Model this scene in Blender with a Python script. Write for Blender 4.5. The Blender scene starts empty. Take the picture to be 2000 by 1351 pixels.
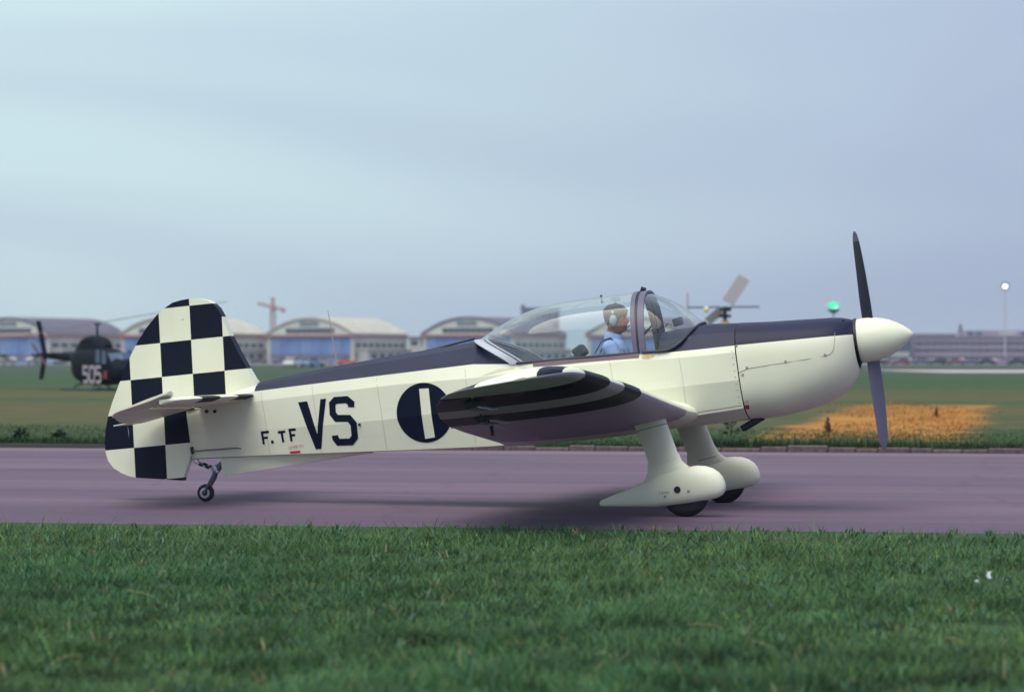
import bpy, bmesh, math, random
import numpy as np
from mathutils import Vector, Matrix
R = math.radians
random.seed(7)
rng = np.random.default_rng(11)
sc = bpy.context.scene
col = sc.collection

# ------------------------------------------------------------------ camera
cam_d = bpy.data.cameras.new('camera')
cam = bpy.data.objects.new('camera', cam_d)
col.objects.link(cam)
EYE = 1.3075
cam.location = (0, 0, EYE)
cam.rotation_euler = (R(90), 0, 0)
cam_d.sensor_width = 36.0
cam_d.lens = 88.2
cam_d.shift_y = 0.01225
cam_d.clip_end = 9000
cam_d.dof.use_dof = True
cam_d.dof.focus_distance = 21.0
cam_d.dof.aperture_fstop = 2.2
sc.camera = cam

# ------------------------------------------------------------------ sky and sun
SUN_EL, SUN_AZ = 65.0, -32.0          # azimuth measured from straight behind the camera, minus = to its left
world = bpy.data.worlds.new('World')
sc.world = world
world.use_nodes = True
wn, wl = world.node_tree.nodes, world.node_tree.links
wn.clear()
w_out = wn.new('ShaderNodeOutputWorld')
w_bg = wn.new('ShaderNodeBackground')
w_sky = wn.new('ShaderNodeTexSky')
w_sky.sky_type = 'NISHITA'
w_sky.sun_disc = False
w_sky.sun_elevation = R(SUN_EL)
w_sky.sun_rotation = R(180 + SUN_AZ)
w_sky.air_density = 1.0
w_sky.dust_density = 2.0
w_tc = wn.new('ShaderNodeTexCoord')
def wnode(t, **k):
    n = wn.new(t)
    for a, b in k.items():
        setattr(n, a, b)
    return n
# overcast: flat cloud sheets seen edge on near the horizon
w_map = wnode('ShaderNodeMapping'); w_map.inputs['Scale'].default_value = (1.6, 1.6, 8.5)
w_map.inputs['Rotation'].default_value = (0, R(3), 0)
wl.new(w_tc.outputs['Generated'], w_map.inputs['Vector'])
w_n1 = wnode('ShaderNodeTexNoise'); w_n1.inputs['Scale'].default_value = 1.25
w_n1.inputs['Detail'].default_value = 2.6; w_n1.inputs['Roughness'].default_value = 0.45
w_n1.inputs['Distortion'].default_value = 0.6
wl.new(w_map.outputs[0], w_n1.inputs['Vector'])
w_ramp = wnode('ShaderNodeValToRGB')
w_ramp.color_ramp.elements[0].position = 0.37
w_ramp.color_ramp.elements[0].color = (0.475, 0.595, 0.74, 1)
w_ramp.color_ramp.elements[1].position = 0.63
w_ramp.color_ramp.elements[1].color = (0.60, 0.77, 0.84, 1)
wl.new(w_n1.outputs['Fac'], w_ramp.inputs['Fac'])
# thinner cloud to the west (left), thicker and bluer to the east
w_sep = wnode('ShaderNodeSeparateXYZ')
wl.new(w_tc.outputs['Generated'], w_sep.inputs[0])
w_mr = wnode('ShaderNodeMapRange'); w_mr.interpolation_type = 'SMOOTHSTEP'
w_mr.inputs['From Min'].default_value = -0.20; w_mr.inputs['From Max'].default_value = 0.36
wl.new(w_sep.outputs['X'], w_mr.inputs['Value'])
w_tint = wnode('ShaderNodeMix', data_type='RGBA')
w_tint.inputs[6].default_value = (1.01, 1.01, 0.99, 1)
w_tint.inputs[7].default_value = (0.74, 0.70, 0.83, 1)
wl.new(w_mr.outputs[0], w_tint.inputs[0])
w_mul = wnode('ShaderNodeMix', data_type='RGBA', blend_type='MULTIPLY'); w_mul.inputs[0].default_value = 1.0
wl.new(w_ramp.outputs[0], w_mul.inputs[6]); wl.new(w_tint.outputs[2], w_mul.inputs[7])
w_k = wnode('ShaderNodeMix', data_type='RGBA', blend_type='MULTIPLY'); w_k.inputs[0].default_value = 1.0
w_k.inputs[7].default_value = (10.0, 10.0, 10.0, 1)        # cloud radiance in units of the 0.1-strength background
wl.new(w_mul.outputs[2], w_k.inputs[6])
# an overcast sky grows brighter towards the zenith
w_zen = wnode('ShaderNodeMapRange'); w_zen.inputs['To Min'].default_value = 10.1; w_zen.inputs['To Max'].default_value = 14.5
wl.new(w_sep.outputs['Z'], w_zen.inputs['Value']); wl.new(w_zen.outputs[0], w_k.inputs[7])
w_mix = wnode('ShaderNodeMix', data_type='RGBA'); w_mix.inputs[0].default_value = 0.93
wl.new(w_sky.outputs[0], w_mix.inputs[6]); wl.new(w_k.outputs[2], w_mix.inputs[7])
wl.new(w_mix.outputs[2], w_bg.inputs['Color'])
w_bg.inputs['Strength'].default_value = 0.1
wl.new(w_bg.outputs[0], w_out.inputs['Surface'])

sun_d = bpy.data.lights.new('sun', 'SUN')
sun = bpy.data.objects.new('sun', sun_d)
col.objects.link(sun)
sun_d.energy = 3.2
sun_d.angle = R(50)
sun_d.color = (1.0, 0.96, 0.80)
_el, _az = R(SUN_EL), R(SUN_AZ)
to_sun = Vector((math.cos(_el) * math.sin(_az), -math.cos(_el) * math.cos(_az), math.sin(_el)))
sun.rotation_euler = to_sun.to_track_quat('Z', 'Y').to_euler()

sc.view_settings.view_transform = 'Standard'
sc.view_settings.look = 'None'
sc.view_settings.gamma = 1.0
sc.view_settings.use_curve_mapping = False
sc.view_settings.exposure = 0.0
sc.render.engine = 'CYCLES'
sc.cycles.max_bounces = 8
sc.cycles.transparent_max_bounces = 16
sc.cycles.use_denoising = True

# ------------------------------------------------------------------ helpers
class MB:
    """collects verts / faces / material indices of one mesh"""
    def __init__(s):
        s.v, s.f, s.m = [], [], []
    def add(s, verts, faces, mi=0):
        o = len(s.v)
        s.v += [tuple(p) for p in verts]
        for f in faces:
            s.f.append(tuple(i + o for i in f)); s.m.append(mi)
        return s
    def box(s, lo, hi, mi=0, rot=None, org=(0, 0, 0)):
        x0, y0, z0 = lo; x1, y1, z1 = hi
        vs = [Vector(p) for p in ((x0,y0,z0),(x1,y0,z0),(x1,y1,z0),(x0,y1,z0),(x0,y0,z1),(x1,y0,z1),(x1,y1,z1),(x0,y1,z1))]
        if rot is not None:
            vs = [rot @ p for p in vs]
        vs = [p + Vector(org) for p in vs]
        return s.add(vs, [(0,3,2,1),(4,5,6,7),(0,1,5,4),(1,2,6,5),(2,3,7,6),(3,0,4,7)], mi)
    def loft(s, rings, closed=True, cap0=False, cap1=False, mi=0, mfn=None):
        n = len(rings[0]); o = len(s.v)
        for r in rings:
            s.v += [tuple(p) for p in r]
        for i in range(len(rings) - 1):
            for j in range(n if closed else n - 1):
                k = (j + 1) % n
                s.f.append((o+i*n+j, o+i*n+k, o+(i+1)*n+k, o+(i+1)*n+j))
                s.m.append(mfn(i, j) if mfn else mi)
        if cap0:
            s.f.append(tuple(o + j for j in reversed(range(n)))); s.m.append(mi)
        if cap1:
            s.f.append(tuple(o + (len(rings)-1)*n + j for j in range(n))); s.m.append(mi)
        return s
    def tube(s, pts, r, n=8, mi=0, cap=True):
        pts = [Vector(p) for p in pts]
        rs = r if isinstance(r, (list, tuple)) else [r] * len(pts)
        rings = []; up = None
        for i, p in enumerate(pts):
            d = (pts[min(i+1, len(pts)-1)] - pts[max(i-1, 0)]).normalized()
            if up is None:
                up = Vector((0,0,1)) if abs(d.z) < .9 else Vector((1,0,0))
            a = d.cross(up).normalized(); b = a.cross(d).normalized(); up = b
            rings.append([p + (a*math.cos(t) + b*math.sin(t)) * rs[i] for t in (2*math.pi*k/n for k in range(n))])
        return s.loft(rings, True, cap, cap, mi)
    def lathe(s, prof, org, axis, n=32, mi=0, cap0=False, cap1=False):
        """prof = [(distance along axis, radius)]"""
        ax = Vector(axis).normalized(); up = Vector((0,0,1)) if abs(ax.z) < .9 else Vector((1,0,0))
        a = ax.cross(up).normalized(); b = ax.cross(a).normalized()
        rings = [[Vector(org) + ax*d + (a*math.cos(t)+b*math.sin(t))*r for t in (2*math.pi*k/n for k in range(n))] for d, r in prof]
        return s.loft(rings, True, cap0, cap1, mi)
    def prism(s, poly, axis, lo, hi, mi=0):
        """poly extruded along axis index (0,1,2) from lo to hi; poly holds the other two coordinates in order"""
        def P(p, w):
            q = list(p); q.insert(axis, w); return q
        n = len(poly)
        vs = [P(p, lo) for p in poly] + [P(p, hi) for p in poly]
        fs = [tuple(range(n)), tuple(reversed(range(n, 2*n)))] + [(i, i+n, (i+1)%n+n, (i+1)%n) for i in range(n)]
        return s.add(vs, fs, mi)
    def build(s, name, mats, parent=None, smooth=None, bevel=None, fix=True):
        me = bpy.data.meshes.new(name)
        me.from_pydata(s.v, [], s.f)
        for m in (mats if isinstance(mats, (list, tuple)) else [mats]):
            me.materials.append(m)
        me.polygons.foreach_set('material_index', s.m)
        me.update()
        if fix or bevel:
            bm = bmesh.new(); bm.from_mesh(me)
            if fix:
                bmesh.ops.recalc_face_normals(bm, faces=bm.faces[:])
            if bevel:
                es = [e for e in bm.edges if len(e.link_faces) == 2 and e.calc_face_angle(0) > .6]
                bmesh.ops.bevel(bm, geom=es, offset=bevel, segments=2, affect='EDGES', profile=.5)
            bm.to_mesh(me); bm.free()
        if smooth is not None:
            me.polygons.foreach_set('use_smooth', [True] * len(me.polygons))
            me.set_sharp_from_angle(angle=R(smooth))
        o = bpy.data.objects.new(name, me)
        col.objects.link(o)
        if parent is not None:
            o.parent = parent
        return o

def tag(o, label=None, cat=None, group=None, kind=None):
    if label: o['label'] = label
    if cat: o['category'] = cat
    if group: o['group'] = group
    if kind: o['kind'] = kind
    return o
def empty(name, loc=(0,0,0), rot=(0,0,0)):
    o = bpy.data.objects.new(name, None); col.objects.link(o)
    o.location = loc; o.rotation_euler = rot; o.empty_display_size = .3
    return o
def copy_tree(o, parent=None):
    c = o.copy(); col.objects.link(c); c.parent = parent
    for ch in list(o.children):
        copy_tree(ch, c)
    return c

def mat(name, c, rough=.5, metal=0., var=.0, vscale=6., bump=0., bscale=60., coat=0., spec=.5, c2=None, emit=None, estr=0., stretch=None):
    m = bpy.data.materials.new(name); m.use_nodes = True
    nt = m.node_tree; b = nt.nodes['Principled BSDF']
    b.inputs['Base Color'].default_value = (*c, 1)
    b.inputs['Roughness'].default_value = rough
    b.inputs['Metallic'].default_value = metal
    b.inputs['Specular IOR Level'].default_value = spec
    b.inputs['Coat Weight'].default_value = coat
    if emit:
        b.inputs['Emission Color'].default_value = (*emit, 1); b.inputs['Emission Strength'].default_value = estr
    if var or bump:
        tc = nt.nodes.new('ShaderNodeTexCoord'); src = tc.outputs['Object']
        if stretch:
            mp = nt.nodes.new('ShaderNodeMapping'); mp.inputs['Scale'].default_value = stretch
            nt.links.new(src, mp.inputs[0]); src = mp.outputs[0]
    if var:
        n = nt.nodes.new('ShaderNodeTexNoise'); n.inputs['Scale'].default_value = vscale; n.inputs['Detail'].default_value = 5
        nt.links.new(src, n.inputs['Vector'])
        mr = nt.nodes.new('ShaderNodeMapRange'); mr.inputs['From Min'].default_value = .3; mr.inputs['From Max'].default_value = .7
        nt.links.new(n.outputs['Fac'], mr.inputs['Value'])
        mx = nt.nodes.new('ShaderNodeMix'); mx.data_type = 'RGBA'
        d = c2 if c2 else tuple(v * (1 - var) for v in c)
        mx.inputs[6].default_value = (*d, 1); mx.inputs[7].default_value = (*[min(1, v * (1 + (0 if c2 else var))) for v in c], 1)
        nt.links.new(mr.outputs[0], mx.inputs[0]); nt.links.new(mx.outputs[2], b.inputs['Base Color'])
    if bump:
        n2 = nt.nodes.new('ShaderNodeTexNoise'); n2.inputs['Scale'].default_value = bscale; n2.inputs['Detail'].default_value = 3
        nt.links.new(src, n2.inputs['Vector'])
        bp = nt.nodes.new('ShaderNodeBump'); bp.inputs['Strength'].default_value = bump; bp.inputs['Distance'].default_value = .01
        nt.links.new(n2.outputs['Fac'], bp.inputs['Height']); nt.links.new(bp.outputs[0], b.inputs['Normal'])
    return m

class NB:
    """tiny node-expression builder"""
    def __init__(s, m):
        s.nt = m.node_tree; s.n = s.nt.nodes; s.l = s.nt.links
    def math(s, op, a, b=None, c=None):
        n = s.n.new('ShaderNodeMath'); n.operation = op
        for i, v in enumerate((a, b, c)):
            if v is None: continue
            if isinstance(v, (int, float)): n.inputs[i].default_value = v
            else: s.l.new(v, n.inputs[i])
        return n.outputs[0]
    def obj(s):
        t = s.n.new('ShaderNodeTexCoord'); q = s.n.new('ShaderNodeSeparateXYZ')
        s.l.new(t.outputs['Object'], q.inputs[0]); return q.outputs[0], q.outputs[1], q.outputs[2], t.outputs['Object']
    def noise(s, vec, scale, detail=4, rough=.5, stretch=None, dist=0.):
        if stretch:
            mp = s.n.new('ShaderNodeMapping'); mp.inputs['Scale'].default_value = stretch
            s.l.new(vec, mp.inputs[0]); vec = mp.outputs[0]
        n = s.n.new('ShaderNodeTexNoise'); n.inputs['Scale'].default_value = scale
        n.inputs['Detail'].default_value = detail; n.inputs['Roughness'].default_value = rough; n.inputs['Distortion'].default_value = dist
        s.l.new(vec, n.inputs['Vector']); return n.outputs['Fac']
    def range(s, v, a, b, c=0., d=1., smooth=False):
        n = s.n.new('ShaderNodeMapRange'); n.inputs['From Min'].default_value = a; n.inputs['From Max'].default_value = b
        n.inputs['To Min'].default_value = c; n.inputs['To Max'].default_value = d
        if smooth: n.interpolation_type = 'SMOOTHSTEP'
        s.l.new(v, n.inputs['Value']); return n.outputs[0]
    def mix(s, fac, a, b, blend='MIX'):
        n = s.n.new('ShaderNodeMix'); n.data_type = 'RGBA'; n.blend_type = blend
        for i, v in ((0, fac), (6, a), (7, b)):
            if isinstance(v, tuple): n.inputs[i].default_value = (*v, 1)
            elif isinstance(v, (int, float)): n.inputs[i].default_value = v
            else: s.l.new(v, n.inputs[i])
        return n.outputs[2]
    def bump(s, hgt, strength, dist=.01):
        n = s.n.new('ShaderNodeBump'); n.inputs['Strength'].default_value = strength; n.inputs['Distance'].default_value = dist
        s.l.new(hgt, n.inputs['Height']); s.l.new(n.outputs[0], s.n['Principled BSDF'].inputs['Normal'])
    def base(s, c):
        s.l.new(c, s.n['Principled BSDF'].inputs['Base Color'])

# ------------------------------------------------------------------ colours of things
WHITE = (0.75, 0.745, 0.605)
BLACK = (0.004, 0.006, 0.020)
M_white = mat('cream_white_paint', WHITE, .48, spec=.3)
def weather(m, base):
    b = NB(m); x, y, z, v = b.obj()
    n1 = b.noise(v, 2.2, 5)
    c = b.mix(b.range(n1, .3, .7), tuple(k * .95 for k in base), tuple(k * 1.03 for k in base))
    st = b.noise(v, 5., 6, .65, stretch=(.35, 2., 3.2))                    # streaks blown back along the body
    c = b.mix(b.range(st, .56, .78, 0, .30), c, tuple(k * q for k, q in zip(base, (.72, .68, .66))))
    sp = b.noise(v, 70., 2, .6)
    c = b.mix(b.range(sp, .66, .78, 0, .35), c, tuple(k * .55 for k in base))
    b.base(c); b.bump(b.noise(v, 7., 2), .05, .01)
weather(M_white, WHITE)
M_black = mat('blue_black_paint', BLACK, .5, spec=.15)
M_deck = mat('matt_antiglare_paint', (0.018, 0.018, 0.047), .55, var=.14, vscale=3, spec=.3)
M_inside = mat('cockpit_lining', (0.05, 0.045, 0.07), .8)
M_rubber = mat('tyre_rubber', (0.012, 0.013, 0.022), .75, bump=.2, bscale=90)
M_metal = mat('bare_metal', (0.45, 0.43, 0.48), .35, metal=.8)
M_dark = mat('dark_metal', (0.012, 0.012, 0.028), .5)
M_frame = mat('canopy_frame_paint', (0.11, 0.095, 0.155), .45)
M_ink = mat('lettering_paint', (0.005, 0.008, 0.026), .6, spec=.12)
M_red = mat('red_paint', (0.45, 0.02, 0.03), .5)
M_palered = mat('faded_red_print', (0.62, 0.20, 0.18), .6)
M_seam = mat('panel_seam', (0.30, 0.26, 0.23), .7)
M_rust = mat('rust_stain', (0.60, 0.40, 0.14), .6, var=.3, vscale=40)
M_pale = mat('pale_lilac_paint', (0.42, 0.41, 0.50), .5)
M_bladef = mat('propeller_grey', (0.105, 0.10, 0.165), .5)

def glass_mat(name, tint=(.93, .97, .96), refl=1.0):
    m = bpy.data.materials.new(name); m.use_nodes = True
    nt = m.node_tree; nt.nodes.clear()
    out = nt.nodes.new('ShaderNodeOutputMaterial'); tr = nt.nodes.new('ShaderNodeBsdfTransparent'); gl = nt.nodes.new('ShaderNodeBsdfGlossy')
    tr.inputs[0].default_value = (*tint, 1); gl.inputs['Roughness'].default_value = .03
    lw = nt.nodes.new('ShaderNodeLayerWeight'); lw.inputs['Blend'].default_value = .5
    pw = nt.nodes.new('ShaderNodeMath'); pw.operation = 'POWER'; pw.inputs[1].default_value = 2.3      # both faces of the thick perspex reflect
    nt.links.new(lw.outputs['Facing'], pw.inputs[0])
    fr = nt.nodes.new('ShaderNodeMapRange'); fr.inputs['To Min'].default_value = .012; fr.inputs['To Max'].default_value = 1.
    nt.links.new(pw.outputs[0], fr.inputs['Value'])
    df = nt.nodes.new('ShaderNodeBsdfDiffuse'); df.inputs[0].default_value = (.8, .85, .85, 1)
    mx0 = nt.nodes.new('ShaderNodeMixShader'); mx0.inputs[0].default_value = .03      # fine scratches and dust on the perspex
    mx = nt.nodes.new('ShaderNodeMixShader')
    nt.links.new(tr.outputs[0], mx0.inputs[1]); nt.links.new(df.outputs[0], mx0.inputs[2])
    nt.links.new(fr.outputs[0], mx.inputs[0]); nt.links.new(mx0.outputs[0], mx.inputs[1]); nt.links.new(gl.outputs[0], mx.inputs[2])
    nt.links.new(mx.outputs[0], out.inputs[0])
    return m
M_glass = glass_mat('perspex')

def checker_mat():
    m = mat('checker_paint', WHITE, .48, spec=.2); b = NB(m)
    x, y, z, v = b.obj()
    u = b.math('DIVIDE', b.math('ADD', b.math('SUBTRACT', x, b.math('MULTIPLY', b.math('SUBTRACT', z, 2.135), .085)), 4.567), .311)
    w = b.math('DIVIDE', b.math('SUBTRACT', b.math('ADD', z, b.math('MULTIPLY', b.math('ADD', x, 4.567), .045)), 2.135), .312)
    s = b.math('FLOORED_MODULO', b.math('ADD', b.math('FLOOR', u), b.math('FLOOR', w)), 2.)
    n = b.noise(v, 3.)
    wh = b.mix(b.range(n, .3, .7), tuple(c * .96 for c in WHITE), tuple(c * 1.03 for c in WHITE))
    b.base(b.mix(b.math('LESS_THAN', s, .5), wh, BLACK))
    return m
M_check = checker_mat()
def stab_mat():
    m = mat('tailplane_paint', WHITE, .48, spec=.2); b = NB(m)
    x, y, z, v = b.obj()
    ay = b.math('ABSOLUTE', y)
    s = b.math('FLOORED_MODULO', b.math('FLOOR', b.math('DIVIDE', b.math('SUBTRACT', ay, .10), .31)), 2.)
    le = b.math('MULTIPLY', b.math('GREATER_THAN', b.math('ADD', x, b.math('MULTIPLY', ay, .16)), -4.075), b.math('LESS_THAN', ay, 1.2))
    both = b.math('MULTIPLY', b.math('LESS_THAN', s, .5), le)
    b.base(b.mix(both, WHITE, BLACK))
    return m
M_stab = stab_mat()
def wing_mat(top):
    m = mat('wing_top_paint' if top else 'wing_shaded_underside', WHITE, .48, spec=.2); b = NB(m)
    x, y, z, v = b.obj()
    ay = b.math('ABSOLUTE', y)
    def band(lo, hi): return b.math('MULTIPLY', b.math('GREATER_THAN', ay, lo), b.math('LESS_THAN', ay, hi))
    k = b.math('MAXIMUM', band(2.26, 2.74), band(3.12, 3.70))
    if top:
        s = b.math('MAXIMUM', b.math('MULTIPLY', b.math('GREATER_THAN', x, -1.06), b.math('LESS_THAN', x, -.84)),
                   b.math('MULTIPLY', b.math('GREATER_THAN', x, -.35), b.math('LESS_THAN', x, -.20)))
        k = b.math('MAXIMUM', k, b.math('MULTIPLY', s, b.math('GREATER_THAN', ay, 3.85)))
    n = b.noise(v, 2.5, 5)
    P = WHITE if top else (0.43, 0.37, 0.45)      # dirty white below, with the underside's shade mixed into the colour
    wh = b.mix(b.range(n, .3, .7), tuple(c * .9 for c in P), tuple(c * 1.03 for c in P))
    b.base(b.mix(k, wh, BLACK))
    return m
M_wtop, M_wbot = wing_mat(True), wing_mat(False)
def cowl_mat():
    m = mat('cowling_paint', WHITE, .48, spec=.2); b = NB(m)
    x, y, z, v = b.obj()
    line = b.math('SUBTRACT', 1.367, b.math('MULTIPLY', b.math('SUBTRACT', x, .47), .044))
    n = b.noise(v, 2.2, 4)
    wh = b.mix(b.range(n, .3, .7), tuple(c * .95 for c in WHITE), tuple(c * 1.03 for c in WHITE))
    b.base(b.mix(b.math('GREATER_THAN', z, line), wh, (0.018, 0.018, 0.047)))
    return m
M_cowl = cowl_mat()

# ------------------------------------------------------------------ the setting: ground, taxiway, kerb
ROAD_A = R(-9.4)
RT = Matrix.Rotation(ROAD_A, 4, 'Z')
CA = math.cos(ROAD_A)
D0 = 19.35 * CA            # near edge of the taxiway, metres from the camera across the taxiway
D1 = 35.6 * CA             # far edge
FIELD_Z = .085
def road_obj(o):
    o.rotation_euler = (0, 0, ROAD_A); return o
def r2w(u, d, z=0.):
    return RT @ Vector((u, d, z))

def ground_mat():
    m = mat('meadow', (.05, .10, .05), .95, spec=.1); b = NB(m)
    x, y, z, v = b.obj()
    n1 = b.noise(v, .9, 6, .6)
    n2 = b.noise(v, .05, 4, .55, stretch=(.35, 1.6, 1))
    n3 = b.noise(v, 9., 4, .6)
    green = b.mix(b.range(n1, .3, .7), (.030, .066, .030), (.060, .094, .040))
    brown = b.mix(b.range(n1, .3, .7), (.085, .072, .036), (.125, .098, .046))
    far = b.math('MULTIPLY', b.range(y, 40., 50.), b.range(y, 120., 80.))
    farb = b.math('MULTIPLY', far, b.range(n2, .34, .52, .1, .9, True))
    c = b.mix(farb, green, brown)
    far2 = b.range(y, 140., 200.)
    c = b.mix(far2, c, b.mix(b.range(n2, .4, .6), (.042, .070, .054), (.060, .080, .050)))
    c = b.mix(b.math('MULTIPLY', b.range(n3, .4, .65), .35), c, (.03, .06, .035))
    # ripe patch under the propeller, edges broken up
    ca_, sa_ = math.cos(ROAD_A), math.sin(ROAD_A)
    X = b.math('SUBTRACT', b.math('MULTIPLY', x, ca_), b.math('MULTIPLY', y, sa_)); Y = b.math('ADD', b.math('MULTIPLY', x, sa_), b.math('MULTIPLY', y, ca_))
    ne = b.noise(v, .55, 5, .6); nm = b.noise(v, .9, 5, .65, stretch=(.6, .35, 1))
    xs_ = b.math('SUBTRACT', X, b.math('ADD', 5.25, b.math('MULTIPLY', b.math('SUBTRACT', Y, 38.), .200)))
    ex_ = b.math('DIVIDE', b.math('ABSOLUTE', xs_), 1.75); ey_ = b.math('DIVIDE', b.math('ABSOLUTE', b.math('SUBTRACT', Y, 51.4)), 14.6)
    rad = b.math('ADD', b.math('MAXIMUM', ex_, ey_), b.math('MULTIPLY', b.math('SUBTRACT', ne, .5), 1.1))
    msk = b.math('MULTIPLY', b.range(rad, 1.14, .68, 0, 1, True), b.range(nm, .30, .46, .25, 1., True))
    c = b.mix(msk, c, b.mix(b.range(n1, .3, .7), (.29, .125, .034), (.43, .20, .050)))
    b.base(c)
    b.bump(n3, .6, .05)
    return m
M_ground = ground_mat()
rows = [(-60, .0), (D0 - .02, .0), (D0 + .02, -.06), (D1 + .13, -.06), (D1 + .15, FIELD_Z - .01), (60, FIELD_Z), (120, FIELD_Z), (400, FIELD_Z), (4500, FIELD_Z)]
g = MB()
us = [-4000, -1500, -400, -100, -30, 0, 30, 100, 400, 1500, 4000]
g.v = [(u, d, z) for d, z in rows for u in us]
nu = len(us)
for i in range(len(rows) - 1):
    for j in range(nu - 1):
        g.f.append((i*nu+j, i*nu+j+1, (i+1)*nu+j+1, (i+1)*nu+j)); g.m.append(0)
tag(road_obj(g.build('ground', M_ground)), kind='structure')

def tarmac_mat():
    m = mat('tarmac', (.19, .15, .22), .85, spec=.3); b = NB(m)
    x, y, z, v = b.obj()
    n1 = b.noise(v, .25, 5, .6, stretch=(.12, 1.7, 1))
    n2 = b.noise(v, 55., 3, .7)
    n3 = b.noise(v, .6, 4, .5, stretch=(.05, 2.2, 1))
    c = b.mix(b.range(n1, .36, .64), (.112, .071, .114), (.182, .121, .164))
    c = b.mix(b.range(n3, .52, .70, 0, .55, True), c, (.072, .050, .092))
    n4 = b.noise(v, 14., 4, .7, stretch=(.5, 1.5, 1))
    c = b.mix(b.math('MULTIPLY', b.range(n4, .38, .66), .30), c, (.055, .040, .070))
    c = b.mix(b.math('MULTIPLY', b.range(n2, .35, .7), .40), c, (.060, .045, .075))
    vor = b.n.new('ShaderNodeTexVoronoi'); vor.feature = 'DISTANCE_TO_EDGE'; vor.inputs['Scale'].default_value = .23
    nd = b.n.new('ShaderNodeVectorMath'); nd.operation = 'ADD'; nn = b.n.new('ShaderNodeTexNoise'); nn.inputs['Scale'].default_value = .8; nn.inputs['Detail'].default_value = 5
    b.l.new(v, nn.inputs['Vector']); b.l.new(v, nd.inputs[0]); b.l.new(nn.outputs['Color'], nd.inputs[1]); b.l.new(nd.outputs[0], vor.inputs['Vector'])
    c = b.mix(b.range(vor.outputs['Distance'], .004, .010, .16, 0), c, (.030, .022, .040))         # old cracks
    pt = b.noise(v, .16, 2, .4, stretch=(.5, 1.4, 1))
    c = b.mix(b.range(pt, .60, .63, 0, .28), c, (.070, .050, .085))                                  # darker repair patches
    oil = b.noise(v, .9, 3, .5, stretch=(.25, 1.2, 1))
    c = b.mix(b.range(oil, .66, .76, 0, .5), c, (.045, .034, .058))
    edge = b.range(y, D1 - 1.6, D1 - .5, 0, .6, True)
    c = b.mix(edge, c, (.20, .145, .175))            # dust swept to the far edge
    b.base(c); b.bump(n2, .5, .006)
    return m
t = MB().add([(-90, D0, 0), (90, D0, 0), (90, D1, 0), (-90, D1, 0)], [(0, 1, 2, 3)])
tag(road_obj(t.build('taxiway', tarmac_mat())), kind='structure')
M_yellow = mat('worn_yellow_marking', (.34, .20, .14), .8, var=.3, vscale=5)
ln = MB().add([(3.2, 27.04, .004), (90, 27.04, .004), (90, 27.40, .004), (3.2, 27.40, .004)], [(0, 1, 2, 3)])
tag(road_obj(ln.build('painted_taxi_line', M_yellow)), kind='structure')
# kerb stones along the far edge
kerb = MB().box((-90, D1 + .02, -.06), (90, D1 + .13, .05)).build('kerb', mat('kerb_bed', (.06, .05, .06), .9))
tag(road_obj(kerb), kind='structure')
M_kerbs = [mat('kerb_stone_%d' % i, c, .9, var=.35, vscale=14, bump=.5, bscale=40) for i, c in enumerate(((.10, .07, .08), (.105, .074, .083), (.096, .068, .078), (.11, .078, .086)))]
u = -11.0
while u < 11.0:
    L = random.uniform(.22, .62)
    hgt = .085 + random.uniform(-.035, .02)
    s_ = MB().box((0, 0, 0), (L - .008, .13 + random.uniform(-.01, .02), hgt + .05))
    o = s_.build('kerb_stone', random.choice(M_kerbs), kerb, bevel=.02)
    o.location = (u, D1 - .005 + random.uniform(-.01, .01), -.055)
    u += L

# concrete taxiway far across the field
cst = MB().add([(37.5, 217, FIELD_Z + .01), (320, 217, FIELD_Z + .01), (320, 268, FIELD_Z + .01), (37.5, 268, FIELD_Z + .01)], [(0, 1, 2, 3)])
tag(cst.build('concrete_taxiway', mat('pale_concrete', (.42, .34, .37), .9, var=.15, vscale=.05)), kind='structure')
apr = MB().add([(-220, 470, FIELD_Z + .012), (260, 470, FIELD_Z + .012), (260, 900, FIELD_Z + .012), (-220, 900, FIELD_Z + .012)], [(0, 1, 2, 3)])
tag(apr.build('apron', mat('apron_tarmac', (.15, .13, .17), .9, var=.2, vscale=.03)), kind='structure')

# ------------------------------------------------------------------ the aeroplane (aircraft frame: x forward, y left, z up)
plane = empty('light_aircraft', (1.744, 21.8, 0), (0, R(-8), R(-14.5)))
tag(plane, 'cream and black aerobatic monoplane taxiing, checkered tail and two blade propeller', 'aeroplane')

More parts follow.
